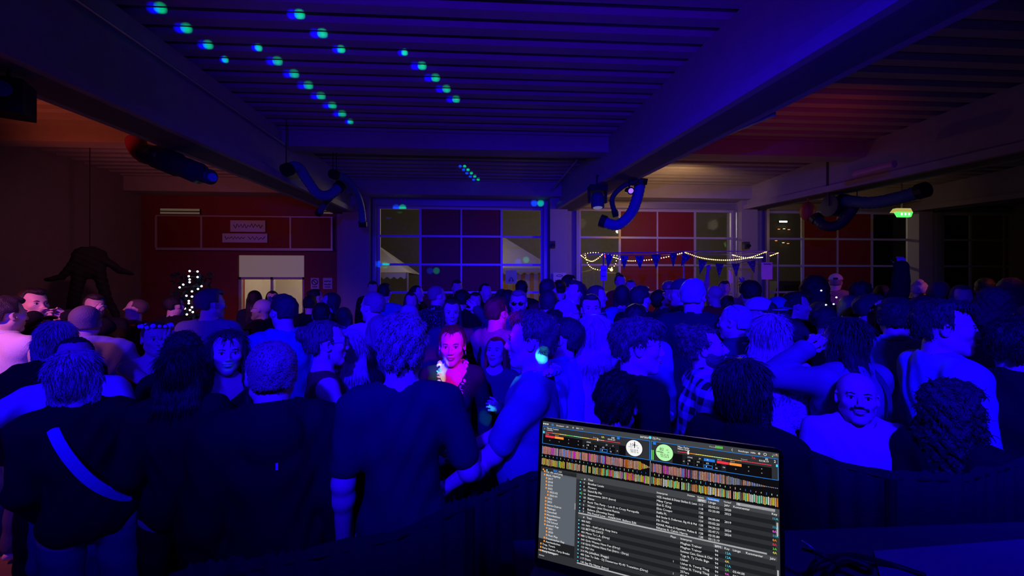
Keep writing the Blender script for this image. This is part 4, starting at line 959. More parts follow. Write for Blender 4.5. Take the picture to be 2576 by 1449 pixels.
A('tall person with huge dark hair in front of the third gate', 2052, 693, 4.8, 30, 'f', 'longcurly', 'black', 'jacket', 'black', hs=1.2, bc='black')
A('person wearing a pale cap far back at the third gate', 2102, 690, 7.2, 0, hair='hat', hc='fair', top='jacket', tc='tan', hat=('cream', 0), bc='black')
A('person in dark clothes with shaggy hair throwing an arm up at the third gate', 2165, 704, 4.2, 10, hair='messy', hc='black', top='jacket', tc='black', R='up', bc='black')
A('dark-haired person behind the raised fist', 2080, 770, 3.2, 40, 'f', 'bun', 'dark', 'jacket', 'black', R='high', bc='black')
A('man with reddish-lit ear and dark top left of the collared shirt', 2190, 738, 3.3, 60, hair='short', hc='dark', top='jacket', tc='maroon', bc='black')
A('woman with long brown hair in the right-hand crowd, left of the tall shaggy one', 2136, 742, 3.8, -10, 'f', 'long', 'brown', 'jacket', 'slate', bc='black')
A('person with dark hair beyond the collared shirt', 2218, 716, 5.4, 0, hair='short', hc='dark', top='jacket', tc='black', bc='black')
A('person with a blond knot of hair far right before the pillar', 2313, 702, 5.9, 0, 'f', 'topbun', 'blond', 'jacket', 'black', bc='black')
A('woman with white scarf collar before the fourth gate', 2362, 706, 5.0, 10, 'f', 'bob', 'brown', 'jacket', 'black', neck='collar', bc='black')
A('tall dark-haired person left of the blond knot of hair', 2272, 706, 6.2, 10, hair='short', hc='black', top='jacket', tc='black', bc='black')
A('person with brown hair before the last gate, in a white top', 2420, 716, 4.7, 160, 'f', 'bob', 'brown', 'tee', 'cream', bc='black')
A('person with black hair before the last gate, right of the white top', 2478, 698, 5.4, 0, hair='short', hc='black', top='jacket', tc='black', bc='black')
A('person with curly brown hair at the far right of the crowd', 2545, 698, 4.9, 20, 'f', 'longcurly', 'brown', 'jacket', 'tan', bc='black')
A('person with bushy hair behind the smiling man in profile', 2495, 722, 3.4, -20, 'f', 'longcurly', 'brown', 'jacket', 'black', bc='black')
A('man with dark hair between the two profiles at the right', 2325, 742, 3.0, 30, hair='short', hc='dark', top='jacket', tc='black', bc='black')
JW = {}
for a, k in PEOPLE:
    r, j = p_(*a, **k); JW[a[0]] = (r, j)

# ------------------------------------------------------------------ booth: draped front, table, laptop
M_drape = mat('dark_drape', (.012, .010, .016), .9, bump=.5, bscale=160)
d = tag(empty('booth_drape', (0, 0, 0)), 'dark pleated fabric front hanging around the DJ booth', 'drape')
path = [(430, 1440), (600, 1412), (800, 1375), (1000, 1330), (1180, 1255), (1330, 1190), (1500, 1150), (1750, 1120), (1990, 1122), (2120, 1158), (2240, 1186), (2430, 1192), (2576, 1150), (2800, 1140)]
ZT = 1.32; top = []
for x, y in path:
    q = onZ(x, y, ZT); top.append(Vector((q.x, q.y, ZT)))
vs, fs = [], []; rr = random.Random(3); acc = 0; pts = []
for a, b in zip(top[:-1], top[1:]):
    n = max(2, int((b - a).length / .006))
    for i in range(n): pts.append(a.lerp(b, i / n))
for i, p in enumerate(pts):
    t = (pts[min(i + 1, len(pts) - 1)] - pts[max(i - 1, 0)]).normalized(); nrm = Vector((t.y, -t.x, 0))
    acc += .5 + rr.random() * .35; off = .0045 * math.sin(acc) + .004 * math.sin(acc * .37)
    h = ZT + .005 * math.sin(acc * .23) + (.012 * rr.random() if math.sin(acc * .11) > .3 else 0)
    vs += [Vector((p.x, p.y, h)) + nrm * off * .4, Vector((p.x, p.y, h - .12)) + nrm * off, Vector((p.x, p.y, .02)) + nrm * off * 1.6]
for i in range(len(pts) - 1):
    for k in range(2): fs.append((3 * i + k, 3 * i + 3 + k, 3 * i + 4 + k, 3 * i + 1 + k))
o = mesh_obj('pleated_cloth', vs, fs, M_drape, d, True); so = o.modifiers.new('thickness', 'SOLIDIFY'); so.thickness = .004
b = MB(); b.tube([p + Vector((0, -.0, -.02)) for p in top], .005, 8); b.build('top_rail', M_dark, d)
for p in (top[1], top[4], top[7], top[10]): MB().tube([(p.x, p.y, 0), (p.x, p.y, ZT - .02)], .014, 8).build('post', M_dark, d)
# white cloths hung over the rail
ZTB = 1.22
t = tag(empty('booth_table', (.6, .6, 0)), 'black booth table carrying the laptop stand and cables', 'table')
tx0, ty0, tx1, ty1 = .06, .28, 1.75, .99
MB().box((tx0, ty0, ZTB - .035), (tx1, ty1, ZTB)).build('tabletop', M_dark2, t)
for x in (tx0 + .06, tx1 - .06):
    for y in (ty0 + .06, ty1 - .06): MB().tube([(x, y, 0), (x, y, ZTB - .035)], .02, 10).build('leg', M_metal, t)
q = [onZ(2105, 1449, ZTB + .004), onZ(2198, 1393, ZTB + .004), onZ(2576, 1361, ZTB + .004)]
m = MB(); A0 = onZ(2198, 1393, ZTB); A1 = onZ(2600, 1361, ZTB); A2 = onZ(2600, 1449, ZTB) + Vector((.12, -.25, 0)); A3 = onZ(2105, 1440, ZTB) + Vector((-.03, -.15, 0))
A2.x = min(A2.x, tx1 - .02); A1.x = min(A1.x, tx1 - .01)
m.add([Vector((v.x, v.y, ZTB + z)) for z in (.001, .007) for v in (A3, A2, A1, A0)], [(0, 3, 2, 1), (4, 5, 6, 7), (0, 1, 5, 4), (1, 2, 6, 5), (2, 3, 7, 6), (3, 0, 4, 7)])
tag(m.build('desk_mat', mat('pale_mat', (.16, .16, .18), .6, bump=.2, bscale=200)), 'smooth pale board lying on the booth table, right of the laptop', 'board')
def cable(lab, pts, r=.006):
    pts = [Vector(p) for p in pts]; out = []
    for i in range(len(pts) - 1):
        p0, p1, p2, p3 = pts[max(i - 1, 0)], pts[i], pts[i + 1], pts[min(i + 2, len(pts) - 1)]
        for k in range(6):
            s = k / 6; out.append(.5 * ((2 * p1) + (-p0 + p2) * s + (2 * p0 - 5 * p1 + 4 * p2 - p3) * s * s + (-p0 + 3 * p1 - 3 * p2 + p3) * s ** 3))
    out.append(pts[-1]); return out
def tz(x, y, h=.012): q = onZ(x, y, ZTB + h); return q
tag(MB().tube(cable('', [tz(2035, 1449), tz(2060, 1410, .05), tz(2150, 1398, .04), tz(2240, 1420), tz(2330, 1449)]), .006, 8).build('cable', M_dark, None, True), 'thick black cable looping over the pale board', 'cable')
tag(MB().tube(cable('', [tz(2020, 1380, .08), tz(2075, 1400, .09), tz(2110, 1425, .06), tz(2090, 1449, .03)]), .004, 8).build('cable', M_dark, None, True), 'thin black cable curling beside the laptop edge', 'cable')
tag(MB().tube(cable('', [tz(2018, 1362, .10), tz(2040, 1376, .10), tz(2052, 1392, .08), tz(2060, 1430, .02)]), .0025, 8).build('cable', M_metal, None, True), 'thin pale wire standing up behind the cable tangle', 'cable')
tag(MB().tube(cable('', [tz(2130, 1420, .03), tz(2180, 1440, .03), tz(2185, 1425, .05), tz(2120, 1405, .05), tz(2080, 1440, .02)]), .0055, 8).build('cable', M_dark, None, True), 'knotted black cable nearest the laptop, under the loop', 'cable')

# ---- laptop
SW, SH = .3446, .2227
Rl = Matrix(((0.93180144, 0.36010493, 0.04550292), (-0.36282836, 0.92757596, 0.08920999), (-0.01008245, -0.09963575, 0.99497289)))
Rc = Matrix(((cs, sn, 0), (-sn, cs, 0), (0, 0, 1)))
Rw = Rc @ Rl; cpos = Rc @ Vector((0.2087727, 0.61078132, -0.34106493)) + Vector((0, 0, H))
LM = Matrix.Translation(cpos) @ Rw.to_4x4()          # screen frame: x right, y away, z up; origin at the screen centre
lap = empty('laptop', LM @ Vector((0, .0, -SH / 2 - .02))); tag(lap, 'open laptop glowing with music mixing software on the booth table', 'laptop')
def rounded(w, h, r, y0, y1, z0=0, n=6):
    ring_ = []
    for cx_, cz_, a0 in ((w / 2 - r, h / 2 - r, 0), (-w / 2 + r, h / 2 - r, PI / 2), (-w / 2 + r, -h / 2 + r, PI), (w / 2 - r, -h / 2 + r, 1.5 * PI)):
        for i in range(n + 1): a = a0 + i / n * PI / 2; ring_.append((cx_ + r * math.cos(a), cz_ + r * math.sin(a)))
    k = len(ring_); v = [(x, y0, z + z0) for x, z in ring_] + [(x, y1, z + z0) for x, z in ring_]
    return v, [tuple(range(k)), tuple(range(2 * k - 1, k - 1, -1))] + [(i, k + i, k + (i + 1) % k, (i + 1) % k) for i in range(k)]
v, f = rounded(SW + .012, SH + .020, .010, .0008, .0058, -.004)
m = MB(); m.add([LM @ Vector(p) for p in v], f); lid = m.build('lid', mat('space_grey_aluminium', (.05, .05, .055), .35, .7), lap)
v, f = rounded(SW + .0105, SH + .0185, .009, .0, .0008, -.004)
m = MB(); m.add([LM @ Vector(p) for p in v], f); m.build('bezel', mat('black_glass', (.004, .004, .005), .15), lid)
# base hinged at the lower edge of the lid, lying level towards the viewer
hin = LM @ Vector((0, .003, -SH / 2 - .014)); xa = Rw @ Vector((1, 0, 0)); xa.z = 0; xa.normalize(); ya = Vector((-xa.y, xa.x, 0))
BM = Matrix((( xa.x, ya.x, 0, hin.x), (xa.y, ya.y, 0, hin.y), (0, 0, 1, hin.z), (0, 0, 0, 1)))
m = MB(); m.box((-SW / 2 - .006, -.248, -.014), (SW / 2 + .006, .0, 0), BM); base = m.build('base', MATS['space_grey_aluminium'], lap)
m = MB()
for r in range(6):
    for c in range(14): m.box((-.135 + c * .0192, -.035 - r * .0185, 0), (-.118 + c * .0192, -.020 - r * .0185, .0014), BM)
m.build('keyboard', M_dark, base)
m = MB(); m.box((-.07, -.225, 0), (.07, -.145, .0006), BM); m.build('trackpad', mat('trackpad_glass', (.06, .06, .065), .3, .3), base)
st = tag(empty('laptop_stand', (hin.x, hin.y, ZTB)), 'black metal stand lifting the laptop above the booth table', 'stand')
for s in (-1, 1):
    m = MB(); m.box((s * .12 - .012, -.22, -.017), (s * .12 + .012, -.02, -.0145), BM); m.build('arm', M_dark, st)
    m = MB(); a = BM @ Vector((s * .12, -.05, -.017)); m.tube([(a.x, a.y, ZTB), a], .010, 8); m.build('leg', M_dark, st)
    m = MB(); m.box((s * .12 - .02, -.20, -(hin.z - ZTB)), (s * .12 + .02, .0, -(hin.z - ZTB) + .005), BM); m.build('foot', M_dark, st)
# ---- what the screen shows: u to the right, v down
PAL = {'w': (.95, .95, .95), 'g': (.45, .45, .47), 'dg': (.030, .032, .036), 'mg': (.058, .062, .068), 'bk': (.004, .004, .006), 'row': (.014, .015, .018), 'row2': (.030, .031, .036), 'side': (.11, .125, .15), 'bl': (.02, .22, .80), 'cy': (.10, .75, 1.0), 'rd': (.90, .04, .07), 'or': (1.0, .32, .04), 'gr': (.14, .80, .10),
       'lg': (.50, 1.0, .45), 'ye': (1.0, .85, .10), 'ma': (1.0, .12, .85), 'pk': (1.0, .38, .40), 'sal': (1.0, .50, .36), 'tl': (.30, 1.0, .60), 'lb': (.35, .45, 1.0), 'k': (.01, .01, .01)}
SM = {k: emis('screen_' + k, c, .95) for k, c in PAL.items()}
SK_ = list(SM); SMATS = [SM[k] for k in SK_]
scr = None
def uvp(u, v, y): return LM @ Vector(((u - .5) * SW, y, (.5 - v) * SH))
class UI:
    def __init__(s): s.b = MB()
    def rect(s, u0, v0, u1, v1, c, y=-.0004):
        s.b.cur = SK_.index(c); s.b.add([uvp(u0, v1, y), uvp(u1, v1, y), uvp(u1, v0, y), uvp(u0, v0, y)], [(0, 1, 2, 3)]); return s
    def frame(s, u0, v0, u1, v1, c, w_=.0022, y=-.0009):
        h_ = w_ * SW / SH; s.rect(u0, v0, u1, v0 + h_, c, y); s.rect(u0, v1 - h_, u1, v1, c, y); s.rect(u0, v0, u0 + w_, v1, c, y); s.rect(u1 - w_, v0, u1, v1, c, y); return s
    def disc(s, u, v, r0, r1, c, a0=0, a1=2 * PI, y=-.0008, n=28):
        s.b.cur = SK_.index(c); s.b.disc(uvp(u, v, y), Rw @ Vector((1, 0, 0)), Rw @ Vector((0, 0, 1)), r0, r1, n, a0, a1); return s
    def text(s, u, v, tx, c='w', size=.0165, y=-.0012, width=None):
        cu = bpy.data.curves.new('t', 'FONT'); cu.body = tx; cu.size = size * SH * 1.28; cu.resolution_u = 2
        ob = bpy.data.objects.new('t', cu); me = ob.to_mesh(); 
        vs = [Vector(x.co) for x in me.vertices]; fs = [tuple(p.vertices) for p in me.polygons]; bpy.data.objects.remove(ob)
        if not vs: return s
        k = 1.0
        if width: k = min(1.0, width * SW / max(x.x for x in vs))
        s.b.cur = SK_.index(c); s.b.add([uvp(u, v, y) + Rw @ Vector((x.x * k, 0, x.y - cu.size * .33)) for x in vs], fs); bpy.data.curves.remove(cu); return s
    def build(s, name, parent): 
        return s.b.build(name, None, parent, False, SMATS)
u = UI(); u.rect(0, 0, 1, 1, 'dg', -.0002)
u.rect(0, .0, 1, .034, 'mg'); u.rect(0, .166, 1, .338, 'bk'); u.rect(0, .34, 1, .362, 'mg'); u.rect(0, .362, 1, .382, 'mg')
for i in range(9): u.rect(.19, .385 + i * .0257, .985, .385 + (i + .5) * .0257 if 0 else .385 + (i + 1) * .0257, 'row' if i % 2 else 'row2')
u.rect(.19, .612, .955, .622, 'g'); u.rect(.19, .624, .99, .648, 'mg')
for i in range(12): u.rect(.19, .652 + i * .0257, .985, min(.652 + (i + 1) * .0257, .955), 'row' if i % 2 else 'row2')
u.rect(.19, .957, .99, .966, 'g'); u.rect(0, .966, 1, 1, 'dg')
u.rect(0, .372, .176, .855, 'side'); u.rect(0, .855, .176, .94, 'row'); u.rect(0, .340, .176, .372, 'bk'); u.rect(.002, .935, .10, .944, 'g')
u.rect(.171, .555, .176, .60, 'g'); u.rect(.989, .42, .995, .50, 'g'); u.rect(.989, .70, .995, .74, 'g')
screen = u.build('screen_background', lid)
u = UI()      # both decks
for s0, s1 in ((.001, .505), (.509, .998)): u.frame(s0, .034, s1, .166, 'bl')
u.rect(.004, .095, .40, .163, 'bk', -.0005).rect(.60, .095, .975, .163, 'bk', -.0005)
L_ = .012
for x0 in (.016, .775):
    u.rect(x0, .100, x0 + .045, .116, 'rd', -.0008).rect(x0 + .047, .100, x0 + .092, .116, 'or', -.0008).text(x0 + .001, .092, '00:00', 'g', .009).text(x0 + .05, .092, '00:10', 'g', .009)
    for i in range(4): 
        for j in range(2):
            if j or i > 1: u.text(x0 + .02 + i * .047, .110 + j * .026, '+', 'g', .014)
for x0 in (.20, .64):
    u.rect(x0, .096, x0 + .17, .160, 'row', -.0006).rect(x0 + .01, .099, x0 + .06, .113, 'bk').text(x0 + .02, .106, 'SYNC', 'w', .010)
    for j, row in enumerate((('1/8', '1/4', '1/2', '1'), ('2', '4', '8', '16'))):
        for i, tx in enumerate(row): u.rect(x0 + .012 + i * .036, .118 + j * .021, x0 + .044 + i * .036, .136 + j * .021, 'bk', -.0008).text(x0 + .02 + i * .036, .127 + j * .021, tx, 'w', .011)
    u.frame(x0 + .084, .138, x0 + .118, .159, 'bl').text(x0 + .002, .137, '<', 'w', .014).text(x0 + .16, .137, '>', 'w', .014)
u.rect(.745 - .02, .097, .745 + .022, .114, 'bl', -.0009).text(.736, .104, '▶' if 0 else '>', 'w', .014).text(.705, .104, '|<', 'w', .012).text(.31, .106, '|<', 'w', .012).text(.34, .106, '>', 'w', .012)
u.text(.022, .047, 'Never Leave', 'w', .014).text(.022, .060, 'Lumidee', 'w', .011).text(.008, .053, '1', 'w', .018).text(.62, .047, 'Miss Fatty', 'w', .014).text(.62, .060, 'Million Stylez', 'w', .011).text(.982, .053, '2', 'w', .018)
u.text(.288, .055, '4A', 'ye', .015).text(.333, .050, '100', 'w', .013).text(.318, .064, '03:05.29', 'w', .012).text(.903, .050, '7A', 'rd', .015).text(.952, .046, '82', 'w', .013).text(.93, .060, '03:58.19', 'w', .012).text(.25, .067, 'Repeat', 'g', .010).text(.865, .067, 'Repeat', 'g', .010)
for k, (a, b_) in enumerate(((.014, .375), (.62, .975))):
    cols = ['rd', 'or', 'ye', 'gr', 'tl', 'ye', 'or', 'sal', 'rd', 'rd'] if k == 0 else ['rd', 'or', 'ye', 'ye', 'lg', 'ye', 'or', 'rd', 'rd', 'rd']
    for i in range(40): u.rect(a + (b_ - a) * i / 40, .0775, a + (b_ - a) * (i + .9) / 40, .0820, cols[i // 4])
u.rect(.27, .070, .274, .088, 'w').rect(.66, .066, .666, .088, 'w')
for x0 in (.360, .518): u.rect(x0, .040, x0 + .012, .056, 'bl')
u.rect(.510, .094, .514, .160, 'gr').rect(.517, .094, .521, .160, 'gr').rect(.99, .070, .997, .085, 'cy').rect(.003, .074, .011, .089, 'cy')
u.build('deck_panels', lid)
u = UI(); R1 = .0123
u.disc(.437, .100, 0, R1 + .0008, 'k', y=-.0006).disc(.437, .100, 0, R1, 'w', y=-.0008).disc(.566, .100, 0, R1 + .0008, 'k', y=-.0006).disc(.566, .100, 0, R1, 'lg', y=-.0008)
for x0, big, a, b_, c_ in ((.437, '100', '+0.0%', '02:33.9', '00:31.4'), (.566, '82', '-0.1%', '00:31.8', '03:26.4')):
    u.text(x0 - .020, .078, big, 'k', .021, -.0014).text(x0 + .006, .080, '.00', 'k', .010, -.0014).text(x0 - .026, .094, a, 'k', .009, -.0014).text(x0 + .012, .094, '±8', 'k', .009, -.0014).text(x0 - .017, .113, b_, 'k', .014, -.0014).text(x0 - .015, .126, c_, 'k', .014, -.0014)
u.b.cur = SK_.index('k'); 
u.b.add([uvp(.437, .055, -.0016), uvp(.4405, .055, -.0016), uvp(.4405, .098, -.0016), uvp(.437, .098, -.0016)], [(3, 2, 1, 0)]); u.b.add([uvp(.532, .096, -.0016), uvp(.562, .098, -.0016), uvp(.562, .102, -.0016), uvp(.532, .099, -.0016)], [(3, 2, 1, 0)])
u.build('deck_dials', lid)
u = UI(); rr = random.Random(11)   # waveforms
for i in range(160):
    x = .002 + .996 * i / 160; w_ = .0036 if rr.random() < .9 else .0015
    amp = 1.0 if x < .80 else max(.08, 1 - (x - .80) / .17)
    if .46 < x < .505: amp = max(.15, 1 - (x - .46) / .045)
    c = rr.choice(['pk', 'sal', 'sal', 'pk', 'lb', 'ma'] if x < .40 or x > .51 else ['or', 'sal', 'ye']); 
    if x > .80: c = rr.choice(['lb', 'g', 'lb', 'sal'])
    if abs(x - .507) > .004: u.rect(x, .214 - .030 * amp * rr.uniform(.85, 1), x + w_, .214 + .030 * amp * rr.uniform(.85, 1), c)
    c = rr.choice(['sal', 'ye', 'ye', 'tl', 'lg', 'or', 'w' if x > .3 else 'ye', 'ma' if .3 < x < .6 else 'sal']); 
    if rr.random() < .93 and abs(x - .507) > .004: u.rect(x, .300 - .027 * rr.uniform(.75, 1), x + w_, .300 + .027 * rr.uniform(.75, 1), c)
    if i % 3 == 0:
        h_ = rr.uniform(.003, .008); u.rect(x, .257 - h_, x + .0025, .257 + h_, rr.choice(['lg', 'ye', 'bl', 'w', 'sal', 'tl']))
u.rect(.5065, .166, .5082, .336, 'w'); u.build('waveforms', lid)
u = UI()      # title bar and browser header
u.text(.462, .013, 'serato', 'w', .0200, width=.036).disc(.505, .0125, 0, .0021, 'cy').text(.516, .013, 'DJ Pro', 'w', .0150)
for i, x in enumerate((.006, .016, .026)): u.disc(x, .018, 0, .0012, 'w')
u.rect(.045, .010, .056, .027, 'bl').text(.07, .018, 'Erweitert', 'w', .012).text(.118, .018, 'L/R', 'w', .011).text(.150, .018, '8', 'w', .014).text(.168, .018, 'REC', 'w', .011).text(.19, .018, 'F X', 'w', .010)
u.text(.745, .016, 'Master', 'g', .011); 
for i in range(9): u.rect(.769 + i * .0032, .007, .7715 + i * .0032, .022, 'gr')
u.text(.83, .016, '(', 'w', .016).text(.855, .018, 'Einstellungen', 'w', .0115, width=.038).text(.900, .018, 'Hilfe', 'w', .0115).disc(.931, .018, .0006, .0013, 'w').disc(.952, .018, .0014, .0019, 'w').text(.978, .014, '23:32', 'g', .011).disc(.9915, .010, 0, .0009, 'or').disc(.978, .024, 0, .0008, 'gr')
u.rect(.735, .342, .785, .360, 'bl').text(.741, .351, 'Vorbereitung', 'w', .0115, width=.04).text(.66, .351, 'Dateien', 'w', .0115).text(.70, .351, 'Relativ', 'w', .0115).text(.80, .351, 'Verlauf', 'w', .0115).rect(.847, .343, .985, .360, 'g').text(.852, .351, 'Q', 'w', .012)
u.rect(.062, .345, .083, .362, 'bl').rect(.088, .348, .104, .351, 'w').rect(.088, .355, .104, .358, 'w').disc(.012, .356, 0, .0014, 'or').disc(.030, .356, 0, .0012, 'cy')
u.build('menu_text', lid)
u = UI()      # crate list
crates = [('Für Alt und Jung', 0, 'w'), ('Black, HipHop', 0, 'w'), ('2017', 1, 'w'), ('2018', 1, 'w'), ('2019', 1, 'w'), ('2022', 1, 'w'), ('2022-02', 2, 'w'), ('2022-01', 2, 'w'), ('2022', 1, 'w'), ('2023', 1, 'w'), ('Intros-Outros', 1, 'w'), ('Mashups', 1, 'w'), ('Dancehall', 1, 'w'), ('Moombahton', 1, 'w'), ('Reggaeton', 1, 'w'), ('Old School', 1, 'w'), ('deutsch Rap', 1, 'w'), ('2021', 2, 'w'), ('2020', 2, 'w'), ('Must Play', 2, 'w'), ('Französischer Rap', 1, 'w'), ('Aserbaidschan', 1, 'w'), ('Trap, Twerk', 0, 'w'), ('Party Starter, Party Breaks', 0, 'w'), ('Party Schlager', 0, 'w')]
for i, (tx, ind, c) in enumerate(crates):
    y = .368 + i * .0238; x = .018 + ind * .010 - (.006 if i > 21 else 0)
    u.text(x + .009, y, tx, c, .0150, width=.14).rect(x - .002, y - .007, x + .005, y + .006, 'or', -.0010)
u.text(.006, .972, 'Schritte', 'w', .010); u.build('crate_list', lid)
u = UI()
u.text(.213, .371, '#', 'w', .014).text(.232, .371, 'Titel', 'w', .015).text(.536, .371, 'Interpret', 'w', .015).rect(.700, .362, .735, .382, 'g').text(.704, .371, 'BPM', 'w', .015).text(.742, .371, 'Länge', 'w', .015).text(.803, .371, 'Jahr', 'w', .015).text(.835, .371, 'Kommentar', 'w', .015).text(.972, .371, 'Key', 'w', .015)
rows1 = [('9', 'Brother Louie', 'VIZE, Imanbek & Dieter Bohlen ft. Leon', '117', '02:52.51', '2020', '11A', 'cy'), ('6', 'Flowers', 'Miley Cyrus', '118', '03:20.00', '2023', '', 'ma'), ('23', 'Stand By Me', 'Ben E. King', '120', '', '', '11A', 'cy'), ('16', 'Suavemente 2019 (Intro)', 'Elvis Crespo', '128', '04:00.04', '2019', '8A', 'ma'),
         ('18', 'Ritmo', 'Ralfis FL', '124', '03:02.20', '', '11A', 'cy'), ('17', 'Rock This Party - Luis R vs Crusy Percapella', 'Bob Sinclar ft. Dollarman, Big Ali & Mel', '128', '04:30.53', '2024', '8A', 'or'), ('4', 'Waves - Joan Overet Remix', 'Mr. Probz', '126', '02:47.71', '2024', '8A', 'rd'), ('8', 'Believe (Shooting Stars)', 'R3HAB, Mufasa & Hypeman, Mufasa &', '128', '03:35.80', '', '3A', 'gr'), ('7', 'We Found Love - MARROW, Believe Edit', 'Rihanna ft. Calvin Harris', '128', '03:13.19', '', '4A', 'ye')]
for i, (n, a, b_, bpm, ln, yr, ky, kc) in enumerate(rows1):
    y = .398 + i * .0257
    if i == 8: y -= .003
    u.text(.211, y, n, 'w', .0140).text(.232, y, a, 'w', .0155).text(.536, y, b_, 'w', .0155, width=.162).text(.704, y, bpm, 'w', .015).text(.742, y, ln, 'w', .015).text(.803, y, yr, 'w', .015).text(.974, y, ky, kc, .015)
    u.disc(.196, y, 0, .0010, 'cy')
u.rect(.199, .464, .206, .484, 'gr').rect(.199, .376, .206, .380, 'gr')
u.build('upper_track_list', lid)
u = UI()
u.text(.213, .637, '#', 'w', .014).text(.230, .637, 'Titel', 'w', .015).text(.594, .637, 'Plays', 'w', .014).text(.634, .637, 'Interpret', 'w', .015).rect(.763, .628, .797, .648, 'g').text(.767, .637, 'BPM', 'w', .015).text(.802, .637, 'Key', 'w', .015).text(.833, .637, 'Länge', 'w', .015).text(.88, .637, 'Kommentar', 'w', .015).text(.965, .637, 'Jahr', 'w', .015)
rows2 = [('400', 'NO', 'Meghan Trainor', '12A', 'cy', ''), ('101', 'NO - KidCutUp Asap Intro', 'Meghan Trainor', '12A', 'cy', ''), ('125', 'BETTER DAYZ', 'Summer Cem, Gzuuu & Cher', '4A', 'ye', ''), ('403', 'Move To L.A. (Dirty)', 'Tyga ft. Ty Dolla $ign', '11A', 'cy', ''), ('980', 'U Remind Me', 'Usher', '2A', 'gr', '03:44.00'), ('540', 'Girls Wanna Have Fun (Dirty)', 'Usher ft. Young Thug', '9A', 'ma', '04:28.85'),
         ('118', 'Girls Wanna Have Fun (Intro - Dirty)', 'Usher ft. Young Thug', '8A', 'ma', ''), ('123', 'Mit Uns', '257ers', '8A', 'or', ''), ('314', 'Me Julie(feat. Shaggy)', 'Ali G', '4A', 'ye', ''), ('485', 'Side To Side - DJ Dexterous 95-95 Transition (Dirty)', 'Ariana Grande', '11A', 'cy', ''), ('117', 'Dura', 'Daddy Yankee', '8A', 'or', ''), ('150', 'Say My Name (Intro)', "Destiny's Child", '7A', 'rd', '')]
for i, (n, a, b_, ky, kc, ln) in enumerate(rows2):
    y = .665 + i * .0255
    u.text(.206, y, n, 'w', .0140).text(.227, y, a, 'w', .0155).text(.634, y, b_, 'w', .0155, width=.125).text(.767, y, '94', 'w', .015).text(.804, y, ky, kc, .016).text(.833, y, ln, 'w', .015).text(.604, y, '1' if i in (5, 8) else '', 'w', .014)
    u.disc(.194, y, 0, .0010, 'cy')
u.text(.88, .792, 'RnB Must Play', 'w', .014); u.rect(.196, .757, .203, .777, 'rd'); u.build('lower_track_list', lid)

# ------------------------------------------------------------------ ceiling equipment
M_hose = mat('blue_hose', (.07, .10, .30), .5, bump=.3, bscale=60)
def smooth(pts, n=8):
    pts = [Vector(p) for p in pts]; out = []
    for i in range(len(pts) - 1):
        p0, p1, p2, p3 = pts[max(i - 1, 0)], pts[i], pts[i + 1], pts[min(i + 2, len(pts) - 1)]
        for k in range(n):
            s = k / n; out.append(.5 * ((2 * p1) + (-p0 + p2) * s + (2 * p0 - 5 * p1 + 4 * p2 - p3) * s * s + (-p0 + 3 * p1 - 3 * p2 + p3) * s ** 3))
    return out + [pts[-1]]
def hose(lab, pts, r, name='exhaust_hose', m=None, group=None):
    o = empty(name, P(*pts[0])); tag(o, lab, 'hose', group); c = smooth([P(*p) for p in pts], 14)
    rs = [r * (1 + .07 * math.sin(i * 2.4)) for i in range(len(c))]
    MB().tube(c, rs, 12).build('hose', m or M_hose, o, True)
    MB().tube([c[0], Vector((c[0].x, c[0].y, ZC + .01))], .008, 6).build('hanger', M_dark, o)
    for p, q in ((c[0], c[1]), (c[-1], c[-2])): MB().tube([p + (p - q).normalized() * .03, p + (q - p).normalized() * .08], r * 1.22, 12).build('coupling', M_dark, o)
    return o
hose('blue extraction hose hanging in a V below the left girder end', [(720, 428, 6.4), (748, 420, 6.6), (772, 452, 6.8), (800, 488, 7.0), (830, 490, 7.2), (856, 468, 7.4)], .085)
hose('blue hose falling along the pillar left of the blue gate', [(838, 438, 7.4), (872, 452, 7.8), (896, 484, 8.2), (908, 520, 8.6), (913, 566, 8.8)], .075)
hose('short blue hose hooked over the girder above the red gate', [(846, 478, 7.5), (828, 500, 7.9), (802, 536, 8.3)], .06)
hose('grey-blue extraction hose curling down left of the pennants', [(1612, 452, 7.2), (1602, 500, 7.3), (1585, 540, 7.4), (1552, 566, 7.5), (1514, 556, 7.6)], .10)
hose('thin dark hose drooping behind the moving-head lamp', [(1600, 456, 7.0), (1566, 470, 7.1), (1540, 500, 7.2), (1548, 540, 7.3)], .045, m=M_dark2)
hose('black extraction hose sagging in a U before the third gate', [(2156, 498, 7.9), (2142, 530, 8.0), (2110, 565, 8.2), (2075, 568, 8.4), (2052, 548, 8.6)], .10, m=mat('black_hose', (.02, .02, .04), .5))
hose('teal extraction hose stretched under the third girder', [(2120, 505, 8.1), (2190, 510, 7.5), (2260, 498, 7.0), (2325, 478, 6.6)], .11, m=mat('teal_hose', (.05, .11, .16), .6))
def reel(lab, px, py, dd, r, c, cm):
    a = P(px, py, dd); o = empty('hose_reel', a); tag(o, lab, 'hose reel')
    M = Matrix.Translation(a)
    MB().tube([M @ Vector((-r * .45, 0, 0)), M @ Vector((r * .45, 0, 0))], r, 20).build('drum', cm, o, False)
    for s in (-1, 1): MB().tube([M @ Vector((s * r * .5, 0, 0)), M @ Vector((s * r * .62, 0, 0))], r * 1.15, 20).build('side_plate', M_dark2, o, False)
    b = MB(); b.box((-r * .75, -.03, 0), (-r * .65, .03, 4.56 - a.z), M); b.box((r * .65, -.03, 0), (r * .75, .03, 4.56 - a.z), M); b.build('bracket', M_dark2, o)
    return o
reel('dark hose reel hanging from the third girder, above the U-shaped hose', 2098, 518, 8.2, .19, 0, M_dark)
